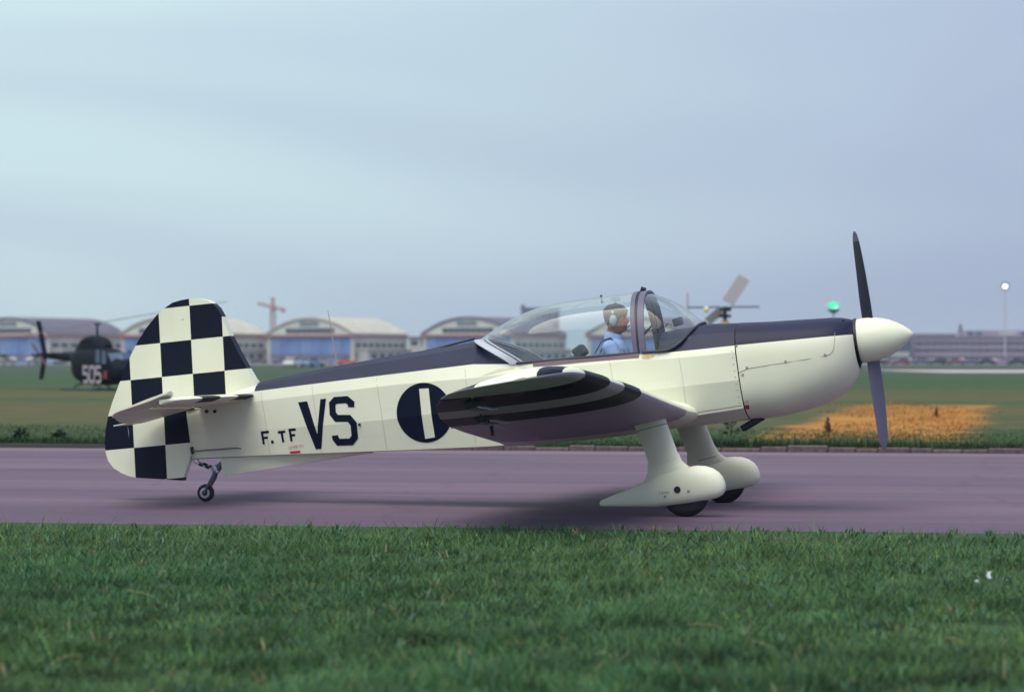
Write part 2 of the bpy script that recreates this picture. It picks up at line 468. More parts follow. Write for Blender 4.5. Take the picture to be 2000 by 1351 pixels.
# fuselage stations: x, then (y, z) of the ten key points from the top centre line down to the belly
ST = [
 (-4.72, [(0,1.56),(.012,1.555),(.022,1.54),(.03,1.52),(.035,1.45),(.035,1.23),(.033,1.12),(.03,1.06),(.018,1.053),(0,1.05)]),
 (-4.00, [(0,1.66),(.06,1.632),(.09,1.61),(.122,1.582),(.14,1.49),(.14,1.228),(.125,1.11),(.11,1.0),(.06,.992),(0,.99)]),
 (-3.60, [(0,1.688),(.085,1.652),(.13,1.618),(.172,1.574),(.195,1.479),(.195,1.203),(.178,1.08),(.16,.962),(.09,.954),(0,.952)]),
 (-3.20, [(0,1.708),(.11,1.668),(.17,1.62),(.225,1.565),(.25,1.468),(.25,1.18),(.23,1.05),(.21,.925),(.12,.915),(0,.912)]),
 (-2.60, [(0,1.727),(.16,1.676),(.235,1.615),(.31,1.55),(.345,1.452),(.345,1.155),(.32,1.01),(.29,.87),(.16,.86),(0,.856)]),
 (-1.85, [(0,1.741),(.21,1.690),(.31,1.612),(.41,1.53),(.45,1.41),(.455,1.135),(.42,.965),(.39,.805),(.22,.793),(0,.79)]),
 (-1.45, [(0,1.58),(.25,1.545),(.36,1.512),(.452,1.475),(.485,1.40),(.49,1.12),(.455,.945),(.42,.778),(.24,.762),(0,.757)]),
 (-1.32, [(0,1.478),(.30,1.478),(.40,1.475),(.472,1.468),(.495,1.40),(.50,1.115),(.465,.94),(.43,.772),(.25,.755),(0,.75)]),
 (-1.319,[(0,.95),(.40,.95),(.455,1.2),(.472,1.467),(.495,1.40),(.50,1.115),(.465,.94),(.43,.772),(.25,.755),(0,.75)]),
 (-.80,  [(0,.93),(.43,.93),(.475,1.2),(.49,1.442),(.512,1.38),(.52,1.10),(.49,.945),(.46,.79),(.27,.755),(0,.745)]),
 (-.36,  [(0,.93),(.43,.93),(.478,1.2),(.495,1.415),(.513,1.36),(.52,1.09),(.49,.95),(.46,.81),(.27,.75),(0,.74)]),
 (-.201, [(0,.93),(.43,.93),(.478,1.2),(.49,1.398),(.508,1.34),(.515,1.088),(.488,.95),(.458,.815),(.27,.747),(0,.737)]),
 (-.20,  [(0,1.585),(.20,1.565),(.38,1.49),(.485,1.392),(.508,1.34),(.515,1.088),(.488,.95),(.458,.815),(.27,.747),(0,.737)]),
 (.15,   [(0,1.602),(.20,1.584),(.37,1.505),(.475,1.377),(.497,1.32),(.505,1.08),(.478,.95),(.45,.825),(.27,.742),(0,.73)]),
 (.462,  [(0,1.567),(.20,1.552),(.36,1.485),(.457,1.367),(.480,1.31),(.487,1.07),(.462,.95),(.432,.83),(.26,.738),(0,.722)]),
]
def fuselage_side(x, z):
    xs = [s[0] for s in ST]
    k = max(0, min(len(xs) - 2, int(np.searchsorted(xs, x)) - 1)); t = (x - xs[k]) / (xs[k+1] - xs[k])
    pts = [(a[0]*(1-t)+b[0]*t, a[1]*(1-t)+b[1]*t) for a, b in zip(ST[k][1], ST[k+1][1])][3:]
    for (y0, z0), (y1, z1) in zip(pts, pts[1:]):
        if z1 <= z <= z0:
            q = (z0 - z) / max(1e-6, z0 - z1); return y0 + (y1 - y0) * q
    return pts[0][0] if z > pts[0][1] else pts[-3][0]
def ring(x, pts):
    r = [(x, -y, z) for y, z in pts]; l = [(x, y, z) for y, z in reversed(pts[1:-1])]
    return r + l
def fus_mat(i, j):
    x = .5 * (ST[i][0] + ST[i+1][0])
    jj = j if j < 9 else 17 - j
    if jj < 3:
        if x < -4.0: return 0
        if -1.45 < x < -.2: return 2
        return 1
    return 0
f = MB(); f.loft([ring(x, p) for x, p in ST], True, True, True, 0, fus_mat)
f.m[-1] = 2
fus = f.build('fuselage', [M_white, M_deck, M_inside], plane, smooth=7)

# lettering: flat shapes cut fine and laid on the curved side
def decal(name, polys, mt, off=.003, parent=fus, surf=fuselage_side, label=None, dz=.035):
    bm = bmesh.new()
    for poly in polys:
        vs = [bm.verts.new((x, 0, z)) for x, z in poly]
        bm.faces.new(vs)
    bmesh.ops.triangulate(bm, faces=bm.faces[:])
    xs = [v.co.x for v in bm.verts]; zs = [v.co.z for v in bm.verts]
    for ax, lo, hi, st in ((0, min(xs), max(xs), .12), (2, min(zs), max(zs), dz)):
        w = lo + st
        while w < hi:
            co = [0, 0, 0]; no = [0, 0, 0]; co[ax] = w; no[ax] = 1
            bmesh.ops.bisect_plane(bm, geom=bm.verts[:] + bm.edges[:] + bm.faces[:], plane_co=co, plane_no=no)
            w += st
    for v in bm.verts:
        v.co.y = -(surf(v.co.x, v.co.z) + off)
    bmesh.ops.recalc_face_normals(bm, faces=bm.faces[:])
    for fc in bm.faces:
        if fc.normal.y > 0: fc.normal_flip()
    me = bpy.data.meshes.new(name); bm.to_mesh(me); bm.free(); me.materials.append(mt)
    o = bpy.data.objects.new(name, me); col.objects.link(o); o.parent = parent
    if label: o['label'] = label
    return o
def stroke(path, hw):
    out = []
    P = [Vector((a, b)) for a, b in path]
    L, Rr = [], []
    for i, p in enumerate(P):
        d0 = (P[i] - P[i-1]).normalized() if i else (P[1] - P[0]).normalized()
        d1 = (P[i+1] - P[i]).normalized() if i < len(P) - 1 else d0
        n0, n1 = Vector((-d0.y, d0.x)), Vector((-d1.y, d1.x))
        m = (n0 + n1).normalized(); k = hw / max(.35, m.dot(n1))
        L.append(p + m*k); Rr.append(p - m*k)
    return [[tuple(L[i]), tuple(L[i+1]), tuple(Rr[i+1]), tuple(Rr[i])] for i in range(len(P) - 1)]
decal('letter', [[(-3.571,1.426),(-3.48,1.423),(-3.426,1.118),(-3.348,1.424),(-3.292,1.422),(-3.413,.985),(-3.468,.986)]], M_ink, label='large black letter V on the rear fuselage')
decal('letter', stroke([(-3.057,1.313),(-3.051,1.347),(-3.09,1.386),(-3.203,1.394),(-3.238,1.367),(-3.245,1.281),(-3.215,1.234),(-3.093,1.218),(-3.055,1.164),(-3.067,1.046),(-3.112,1.008),(-3.236,1.021),(-3.258,1.058),(-3.257,1.085)], .031), M_ink, label='large black letter S on the rear fuselage')
hw = .011
decal('letter', stroke([(-3.973,1.096),(-3.971,1.204),(-3.901,1.201)], hw) + stroke([(-3.962,1.154),(-3.921,1.152)], hw*.9), M_ink, label='small black letter F ahead of a full stop')
decal('full_stop', [[(-3.897,1.120),(-3.871,1.119),(-3.871,1.093),(-3.897,1.094)]], M_ink)
decal('letter', stroke([(-3.812,1.185),(-3.739,1.183)], hw) + stroke([(-3.776,1.173),(-3.776,1.09)], hw), M_ink, label='small black letter T')
decal('letter', stroke([(-3.692,1.087),(-3.692,1.191),(-3.632,1.189)], hw) + stroke([(-3.682,1.141),(-3.646,1.14)], hw*.9), M_ink, label='small black letter F beside the big V')
decal('jacking_mark', [[(-3.728,1.000),(-3.626,.995),(-3.626,.974),(-3.728,.980)]], M_red, label='small red bar at the lower fuselage edge')
cx, cz, cr = -2.361, 1.171, .264
decal('roundel', [[(cx + cr*math.cos(a), cz + cr*math.sin(a)) for a in (2*math.pi*k/56 for k in range(56))]], M_ink, label='black disc with a white figure one')
decal('figure_one', [[(-2.377,1.386),(-2.286,1.378),(-2.300,.945),(-2.394,.943)]], M_white, off=.006, label='white figure one on the black disc')
def text_polys(txt, size, org, tilt=0.):
    """outline polygons of a line of text in the default font, as (x, z) faces"""
    cu = bpy.data.curves.new('tmp', 'FONT'); cu.body = txt; cu.size = size; cu.resolution_u = 2
    ob = bpy.data.objects.new('tmp', cu); col.objects.link(ob)
    me = ob.to_mesh(); ca, sa = math.cos(tilt), math.sin(tilt)
    P = [[(org[0] + me.vertices[i].co.x*ca - me.vertices[i].co.y*sa, org[1] + me.vertices[i].co.x*sa + me.vertices[i].co.y*ca) for i in p.vertices] for p in me.polygons]
    ob.to_mesh_clear(); bpy.data.objects.remove(ob); bpy.data.curves.remove(cu)
    return P
decal('lifting_notice', text_polys('LEVER ICI', .036, (-3.735, 1.022)), M_palered, label='tiny red lifting notice')
decal('rust_mark', [[(-.345,1.384),(-.30,1.388),(-.22,1.380),(-.235,1.366),(-.28,1.358),(-.33,1.366)]], M_rust, label='small rust stain under the windscreen pillar')
decal('exhaust_soot', [[(-1.62,1.455),(-1.50,1.452),(-1.46,1.44),(-1.62,1.43),(-1.78,1.418)]], mat('grime', (.60,.56,.42), .6), label='faint grime behind the canopy')
for px, pz in ((-4.501, 1.467), (-4.417, 1.456)):
    b = MB().lathe([(0, .016), (.02, .015), (.022, 0)], (px, -fuselage_side(px, pz) + .002, pz), (0, -1, 0), 10)
    b.build('bolt_cover', M_dark, fus, smooth=40)
b = MB().lathe([(0, .013), (.008, .012), (.009, 0)], (-2.999, -.283, 1.149), (0, -1, 0), 10); b.build('inspection_plug', M_dark, fus)
b = MB().tube([(-4.70, -.055, 1.125), (-4.24, -.125, 1.098), (-4.20, -.115, 1.085)], .006, 6); b.build('control_rod', M_frame, fus)
def seam(pts, w_=.0035, mt_=None, nm='panel_seam'):
    decal(nm, stroke(pts, w_*.5), mt_ or M_seam, off=.0015)
M_tape = mat('seam_tape', (.56, .54, .44), .6)
for x0, zt, zb in ((-1.93, 1.50, .84), (-2.78, 1.54, .90), (-3.42, 1.555, .95), (-3.93, 1.56, 1.0), (-.62, 1.40, 1.02), (-.02, 1.36, .90)):
    seam([(x0, zt), (x0 + .01, (zt + zb)/2), (x0, zb)], .006, M_tape, 'seam_tape')
seam([(-.12, .845), (.15, .850), (.45, .855)], .006)
seam([(-1.42, 1.435), (-1.0, 1.412), (-.40, 1.385)], .004, M_tape, 'seam_tape')
for k in range(9):
    z_ = .88 + k*.055
    MB().lathe([(0, .005), (.003, .0045), (.0035, 0)], (.435, -fuselage_side(.435, z_) - .0005, z_), (0, -1, 0), 8).build('rivet', M_seam, fus)
# ventral tail fairing
v = MB()
vr = []
for x, zt, zb, w in ((-3.02, .905, .885, .10), (-3.68, .975, .878, .075), (-4.30, 1.015, .865, .045), (-4.445, 1.025, .862, .03)):
    vr.append([(x, -w, zt), (x, -w*.75, zb), (x, w*.75, zb), (x, w, zt)])
v.loft(vr, True, True, True); v.build('ventral_fin', M_white, plane)
# whip aerial
MB().tube([(-3.224, 0, 1.70), (-3.235, 0, 2.0), (-3.245, 0, 2.215)], [.007, .004, .0035], 6).build('whip_aerial', mat('aerial_rod', (.36, .30, .22), .5), plane)
MB().tube([(-2.66, .10, 1.70), (-2.25, .12, 1.745), (-1.95, .12, 1.775)], .012, 6).build('fairing_strip', M_dark, plane)

# --- cowling
CS = [(.472,1.566,.722,.487,1.15,3.0), (.75,1.537,.719,.482,1.15,3.0), (.95,1.522,.742,.466,1.16,2.8), (1.135,1.507,.783,.437,1.18,2.6),
      (1.25,1.498,.83,.40,1.20,2.5), (1.33,1.487,.877,.355,1.22,2.4), (1.39,1.470,.935,.302,1.235,2.25), (1.42,1.458,.975,.262,1.245,2.15), (1.438,1.452,1.03,.222,1.25,2.0)]
def cowl_par(x):
    xs = [c[0] for c in CS]; return [float(np.interp(x, xs, [c[i] for c in CS])) for i in range(1, 6)]
def cowl_side(x, z):
    zt, zb, w, zm, n = cowl_par(x)
    q = (z - zm) / (zt - zm) if z > zm else (zm - z) / (zm - zb)
    return w * max(0, 1 - min(1, abs(q))**n)**(1/n)
def cowl_ring(x):
    zt, zb, w, zm, n = cowl_par(x); out = []
    for k in range(56):
        a = 2*math.pi*k/56; c, s_ = math.cos(a), math.sin(a)
        y = w * math.copysign(abs(s_)**(2/n), s_); h = (zt - zm) if c > 0 else (zm - zb)
        out.append((x, -y, zm + h * math.copysign(abs(c)**(2/n), c)))
    return out
xs = [.472, .56, .66, .75, .85, .95, 1.04, 1.135, 1.2, 1.25, 1.29, 1.33, 1.36, 1.39, 1.405, 1.42, 1.43, 1.438]
c = MB(); c.loft([cowl_ring(x) for x in xs], True)
inner = [[(x0, y*k, 1.25 + (z-1.25)*k) for _, y, z in cowl_ring(1.438)] for x0, k in ((1.438, 1), (1.436, .965), (1.36, .93))]
c.loft(inner, True, False, True, 1)
cowl = c.build('engine_cowling', [M_cowl, M_dark], plane, smooth=35)
def on_cowl(x, z, off=.002): return (x, -(cowl_side(x, z) + off), z)
MB().tube([on_cowl(x, z, .0016) for x, z in [(.474,1.135),(.55,1.158),(.70,1.161),(.875,1.163),(1.05,1.167),(1.21,1.173),(1.25,1.185),(1.275,1.21),(1.288,1.25),(1.297,1.30),(1.305,1.36)]], .0024, 5).build('panel_seam', M_seam, cowl)
MB().tube([on_cowl(x, z, .0005) for x, z in [(1.297,1.30),(1.303,1.37),(1.305,1.42),(1.302,1.46)]], .002, 5).build('panel_seam', M_dark, cowl)
for x, z in ((.50,1.112), (.545,1.166), (.875,1.172), (1.205,1.183), (.495, .89), (.478, 1.36)):
    p = on_cowl(x, z, -.002)
    MB().lathe([(0,.012),(.007,.011),(.008,0)], p, (0,-1,.1), 10).build('fastener', M_seam, cowl)
decal('warning_mark', [[(.475,.852),(.508,.852),(.508,.825),(.491,.812),(.475,.825)]], M_red, parent=cowl, surf=cowl_side, label='small red warning mark at the lower cowling edge')
# cooling inlets either side of the spinner
for sgn in (-1, 1):
    MB().lathe([(-.03, .03), (0, .034), (.004, .030), (-.02, .02)], (1.372, sgn*.175, 1.43), (.75, sgn*.5, .35), 16).build('air_inlet', M_dark, cowl, smooth=40)
for k, (y, dy) in enumerate(((-.16, -.02), (-.05, -.02))):
    e = MB().lathe([(0, .028), (.20, .028), (.202, .022), (.10, .020)], (.56, y, .735), (-.27, dy, -.115), 14)
    e.build('exhaust_pipe', M_dark, cowl, smooth=40)

# --- spinner and propeller
AX = 1.264
sp = MB().lathe([(-.005,.178),(0,.187),(.012,.190),(.05,.192),(.10,.190),(.16,.182),(.22,.167),(.28,.145),(.335,.116),(.38,.086),(.415,.058),(.44,.034),(.455,.015),(.460,.0)], (1.463, 0, AX), (1,0,0), 48)
spin = sp.build('spinner', M_white, plane, smooth=40)
MB().lathe([(-.030,.196),(-.022,.2),(-.008,.2),(-.006,.17)], (1.463, 0, AX), (1,0,0), 48, cap0=True, cap1=True).build('backplate', M_dark, spin, smooth=40)
def blade(sgn):
    m = MB(); rings = []
    prof = [(.12,.11,56,.040),(.20,.125,51,.030),(.30,.142,46,.022),(.42,.152,41,.017),(.55,.155,37,.014),(.68,.150,34,.012),(.78,.142,32,.010),(.85,.128,31,.008),(.895,.104,30,.007),(.922,.072,30,.005),(.936,.036,30,.004),(.940,.010,30,.003)]
    for r, ch, be, th in prof:
        b_ = R(be); cv = Vector((math.sin(b_), -math.cos(b_) * sgn, 0)); nv = Vector((math.cos(b_), math.sin(b_) * sgn, 0))
        sw = -.018 * (max(0, r - .5) / .43)**2
        pts = []
        for k in range(14):
            a = 2*math.pi*k/14
            u_ = math.cos(a); t_ = math.sin(a)
            pts.append(Vector((1.555, 0, AX + sgn*r)) + cv*(ch*.5*u_ + sw) + nv*(th * t_ * (1.0 if t_ > 0 else .45)))
        rings.append(pts)
    def mf(i, j): return 0 if j < 7 else (1 if i < 7 else 0)
    m.loft(rings, True, True, True, 0, mf)
    return m.build('propeller_blade', [M_bladef, M_dark], spin, smooth=50)
blade(1); blade(-1)

# --- wings
PY = [.45, .67, 1.48, 2.28, 3.12, 3.65, 3.98, 4.15, 4.24, 4.285]
PL = [.045, .03, .0, -.02, -.07, -.115, -.16, -.22, -.31, -.42]
TY = [.45, .62, 1.81, 2.2, 2.77, 3.29, 3.62, 3.91, 4.04, 4.15, 4.24, 4.285]
TX = [-1.62, -1.63, -1.645, -1.62, -1.53, -1.40, -1.28, -1.12, -1.02, -.90, -.72, -.52]
def wing_sec(y, u0, u1, side, n=14, droop=0., closed_te=True):
    """airfoil ring between chord fractions u0..u1 at span y"""
    le, te = float(np.interp(y, PY, PL)), float(np.interp(y, TY, TX)); ch = le - te
    th = .135
    def yt(u):
        return 5*th*ch*(.2969*math.sqrt(max(u, 0)) - .126*u - .3516*u*u + .2843*u**3 - .1030*u**4)
    def cam_(u): return .018*ch*4*u*(1-u)*(1.3-u)
    us_ = [u0 + (u1-u0)*(1-math.cos(math.pi*k/(n-1)))/2 for k in range(n)] if u0 == 0 else [u0 + (u1-u0)*k/(n-1) for k in range(n)]
    up = []; lo = []
    for u in us_:
        x = le - u*ch; z = .845 + .03*x + .12*(y - .5) - .05*(max(0, y - 3.65)/.635)**2
        dz = -droop * (u - u0) * ch
        up.append((x, side*y, z + cam_(u) + yt(u) + .002 + dz)); lo.append((x, side*y, z + cam_(u) - yt(u)*.92 - .002 + dz))
    return up + lo[::-1]
HF = .775
for side in (-1, 1):
    w = MB(); n = 15
    ys = [.42, .6, .75, .7501, 1.2, 1.7, 2.2, 2.7, 3.1, 3.45, 3.70, 3.7001, 3.82, 3.92, 4.0, 4.08, 4.15, 4.20, 4.24, 4.265, 4.28, 4.285]
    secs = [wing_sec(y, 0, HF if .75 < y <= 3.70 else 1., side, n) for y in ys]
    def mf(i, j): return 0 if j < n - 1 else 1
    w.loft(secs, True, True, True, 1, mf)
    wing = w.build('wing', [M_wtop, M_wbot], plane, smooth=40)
    for nm, ya, yb, dr in (('flap', .765, 2.12, .0), ('aileron', 2.14, 3.685, .03)):
        m = MB(); k = 6
        yy = [ya + (yb - ya)*q/7 for q in range(8)]
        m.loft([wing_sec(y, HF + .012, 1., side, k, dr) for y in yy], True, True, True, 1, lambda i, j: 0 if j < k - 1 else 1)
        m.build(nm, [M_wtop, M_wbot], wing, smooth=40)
    # aileron hinge brackets with their balance plates under the wing
    for y, a in ((3.50, .36), (2.70, .40)):
        s_ = wing_sec(y, 0, 1., side, 30); le, te = float(np.interp(y, PY, PL)), float(np.interp(y, TY, TX)); ch = le - te
        xh = le - HF*ch; zl = .845 + .03*xh + .12*(y - .5) - .045
        br = MB()
        br.prism([(xh+.10, zl+.012), (xh+.02, zl-.035), (xh-.04, zl-.045), (xh-.07, zl+.012), (xh, zl+.04)], 1, side*y-.010, side*y+.010)
        bo = br.build('hinge_bracket', M_dark, wing)
        MB().tube([(xh-.03, side*y, zl-.040), (xh+.04, side*(y+.05), zl-.055), (xh+a*.4, side*(y+.16), zl-.06)], .009, 6).build('balance_arm', M_frame, bo)
        pl = MB().box((-.055,-.10,-.005), (.055,.10,.005), rot=Matrix.Rotation(R(18),3,'Y'), org=(xh+a*.45, side*(y+.2), zl-.05))
        pl.build('balance_plate', M_pale, bo, bevel=.003)
    MB().box((-.012,-.01,-.07), (.012,.01,.01), org=(-1.30, side*2.13, .845-.04+.12*1.63-.05)).build('flap_stop', M_dark, wing)
    # root fillet: the aerofoil swells as it meets the fuselage
    fl = MB(); rr = []
    for y, k, dx in ((.40, 1.30, .03), (.48, 1.26, .028), (.53, 1.18, .022), (.58, 1.10, .014), (.64, 1.04, .006), (.70, 1.005, .001), (.74, .98, 0)):
        q = wing_sec(max(y, .45), 0, 1., side, 15); le, te = q[0][0], q[14][0]; out = []
        for x, yy, z in q:
            u_ = (le - x)/(le - te); zm = .845 + .03*x + .12*(max(y, .45) - .5)
            out.append((x + dx*(1 - 2*u_)*.9, side*y, zm + (z - zm)*(k if z > zm else 1 + (k - 1)*.35)))
        rr.append(out)
    fl.loft(rr, True, True, True)
    fl.build('root_fillet', M_white, wing, smooth=60)
    # undercarriage leg, wheel fairing, wheel
    lg = MB(); rr = []
    for z, xl, xt, y, wd in ((1.00,-.115,-.40,.93,.075),(.86,-.105,-.385,.945,.075),(.78,-.088,-.352,.955,.070),(.62,-.05,-.31,.975,.066),(.50,-.02,-.285,.99,.064),(.43,.0,-.275,1.0,.062),(.34,.02,-.26,1.01,.06)):
        ch = xl - xt; pts = []
        for k in range(20):
            a = 2*math.pi*k/20
            u = .5 - .5*math.cos(a); th_ = wd * 1.9 * (math.sqrt(max(u,0))*(1-u)*.9 + .10*(1-u)*u)
            pts.append((xl - u*ch, side*y + math.copysign(1, math.sin(a))*th_*(0 if abs(math.sin(a)) < 1e-6 else 1), z - .12*(u-.3)*ch))
        rr.append(pts)
    lg.loft(rr, True, True, True)
    leg = lg.build('undercarriage_leg', M_white, plane, smooth=50)
    for kk in (2, 5):
        a_ = rr[kk]; cxm = sum(p[0] for p in a_)/20; cym = sum(p[1] for p in a_)/20
        out_ = [[(cxm+(p[0]-cxm)*1.012, cym+(p[1]-cym)*1.03, p[2]+dz_) for p in a_] for dz_ in (-.004, .004)]
        MB().loft(out_, True).build('fairing_joint', M_seam, leg)
    leg.location = (-.02 if side < 0 else -.055, 0, 0)
    spt = MB(); rr = []
    yc = side*1.03
    for x, zt, zb, w_ in ((-.735,.212,.186,.008),(-.72,.228,.178,.018),(-.60,.262,.158,.038),(-.48,.292,.140,.058),(-.36,.325,.122,.075),(-.25,.357,.110,.089),(-.15,.384,.106,.099),(-.05,.403,.106,.106),(.05,.413,.108,.110),(.13,.411,.112,.110),(.20,.398,.118,.106),(.26,.370,.126,.097),(.30,.336,.142,.083),(.325,.295,.165,.062),(.337,.255,.195,.035),(.340,.235,.215,.012)):
        zm = zb + (zt-zb)*.42; pts = []
        for k in range(24):
            a = 2*math.pi*k/24; c_, s_ = math.cos(a), math.sin(a)
            n_t = 2.1 if c_ > 0 else 3.0
            pts.append((x, yc + w_*math.copysign(abs(s_)**(2/n_t), s_), zm + (zt-zm if c_ > 0 else zm-zb)*math.copysign(abs(c_)**(2/n_t), c_)))
        rr.append(pts)
    spt.loft(rr, True, True, True)
    spat = spt.build('wheel_fairing', M_white, leg, smooth=50)
    # fillet where the leg runs into the fairing
    ft = MB(); rr = []
    for z, xl, xt, wd in ((.53,-.02,-.295,.055),(.47,.0,-.30,.061),(.43,.035,-.325,.070),(.40,.085,-.36,.080),(.37,.13,-.40,.085),(.33,.14,-.42,.08)):
        pts = []
        ch = xl-xt; yy_ = side*(.985 + (.53-z)*.22)
        for k in range(20):
            a = 2*math.pi*k/20; u = .5-.5*math.cos(a)
            th_ = wd*1.75*(math.sqrt(u)*(1-u)*.9+.12*(1-u)*u)
            pts.append((xl-u*ch, yy_ + (math.copysign(th_, math.sin(a)) if abs(math.sin(a)) > 1e-6 else 0), z - .28*max(0,u-.35)*ch))
        rr.append(pts)
    ft.loft(rr, True, True, True); ft.build('leg_fillet', M_white, leg, smooth=60)
    ty = MB()
    ty.lathe([(-.062,.10),(-.062,.14),(-.055,.178),(-.035,.196),(0,.20),(.035,.196),(.055,.178),(.062,.14),(.062,.10)], (0, yc, .20), (0,1,0), 40, cap0=True, cap1=True)
    ty.build('tyre', M_rubber, leg, smooth=40)
    yo = side*(1.03+.108)
    MB().lathe([(0,.028),(.004,.028),(.004,.0)], (-.045, side*1.1365, .237), (0,side,0), 20).build('axle_hole', M_dark, spat)
    # tyre pressure notes and small marks on the fairing
    def spat_side(x, z): return 1.03 + float(np.interp(x, [-.36,-.25,-.15,-.05,.05,.13],[.075,.089,.099,.106,.110,.110]))*.985
    if side < 0:
        def dec(nm, polys, mt_, dy=1.1405):
            m = MB()
            for p in polys:
                m.add([(x, -dy, z) for x, z in p], [tuple(range(len(p)))])
            m.build(nm, mt_, spat, fix=False)
        dec('pressure_note', text_polys('2 BARS', .03, (-.205, .215)), mat('note_ink', (.28,.26,.30), .6), 1.139)
        dec('mark', [[(-.155+.011*math.cos(a), .193+.011*math.sin(a)) for a in (k*math.pi/6 for k in range(12))]], M_seam, 1.139)
        dec('mark', [[(.048+.013*math.cos(a), .212+.011*math.sin(a)) for a in (k*math.pi/6 for k in range(12))]], M_seam, 1.1425)
    MB().box((-.018,-.006,-.002), (.018,.006,.002), rot=Matrix.Rotation(R(8),3,'Y'), org=(.075, side*1.05, .4135)).build('red_tab', M_palered, spat)

# --- tail: fin, rudder, tailplane, elevators
def slab(name, outline, half, mt, parent, flat=1, y0=0., taper=None, smooth=40):
    """aerofoil-section plate from an outline in x,z (flat=1): edges thin, middle thick"""
    bm = bmesh.new()
    vs = [bm.verts.new((x, 0, z)) for x, z in outline]; fc = bm.faces.new(vs)
    r = bmesh.ops.inset_region(bm, faces=[fc], thickness=.035, depth=0)
    bmesh.ops.inset_region(bm, faces=[fc], thickness=.05, depth=0)
    inner_v = set(fc.verts)
    me_v = list(bm.verts); me_f = list(bm.faces)
    outer = set(vs)
    m = MB(); idx = {}
    for s_ in (-1, 1):
        for v_ in me_v:
            k = half * (1. if v_ in inner_v else (.22 if v_ in outer else .75))
            if taper: k *= taper(v_.co.x, v_.co.z)
            idx[(v_, s_)] = len(m.v); m.v.append((v_.co.x, y0 + s_*k, v_.co.z))
        for f_ in me_f:
            q = [idx[(v_, s_)] for v_ in f_.verts]
            m.f.append(tuple(q if s_ > 0 else q[::-1])); m.m.append(0)
    N = len(vs)
    for i in range(N):
        a, b_ = vs[i], vs[(i+1) % N]
        m.f.append((idx[(a,-1)], idx[(b_,-1)], idx[(b_,1)], idx[(a,1)])); m.m.append(0)
    bm.free()
    return m.build(name, mt, parent, smooth=smooth)
HX = -4.715
fin = slab('fin', [(HX+.004,1.50),(-3.98,1.50),(-3.985,1.645),(-4.02,1.70),(-4.128,1.95),(-4.19,2.12),(-4.245,2.315),(-4.275,2.385),(-4.31,2.43),(-4.36,2.468),(-4.44,2.498),(-4.527,2.510),(-4.62,2.508),(HX+.004,2.496)], .055, M_check, plane)
rud = slab('rudder', [(HX,2.494),(-4.765,2.472),(-4.88,2.405),(-4.987,2.312),(-5.09,2.20),(-5.172,2.09),(-5.27,1.94),(-5.359,1.785),(-5.425,1.67),(-5.478,1.56),(-5.525,1.43),(-5.548,1.31),(-5.552,1.22),(-5.537,1.142),(-5.495,1.075),(-5.426,1.02),(-5.36,.983),(-5.281,.955),(-5.06,.915),(-4.835,.872),(-4.70,1.13),(HX,1.20)], .042, M_check, plane)
MB().tube([(-5.30,-.036,1.50),(-5.30,-.040,1.38),(-5.31,-.036,1.27)], .004, 5).build('trim_tab_edge', M_pale, rud)
MB().tube([(-5.31,-.034,1.27),(-5.40,-.03,1.265),(-5.53,-.014,1.262)], .003, 5).build('trim_tab_seam', M_frame, rud)
MB().tube([(-5.33,-.036,1.71),(-5.40,-.025,1.715)], .004, 5).build('tab_line', M_seam, rud)
for p in ([(-4.61,-.0555,2.33),(-4.695,-.047,2.325)],):
    MB().tube(p, .003, 5).build('hinge_gap', M_seam, fin)
EH = -4.585       # elevator hinge line
def flatslab(m, poly, z0, half, rot=0., org=EH, mi=0):
    pass
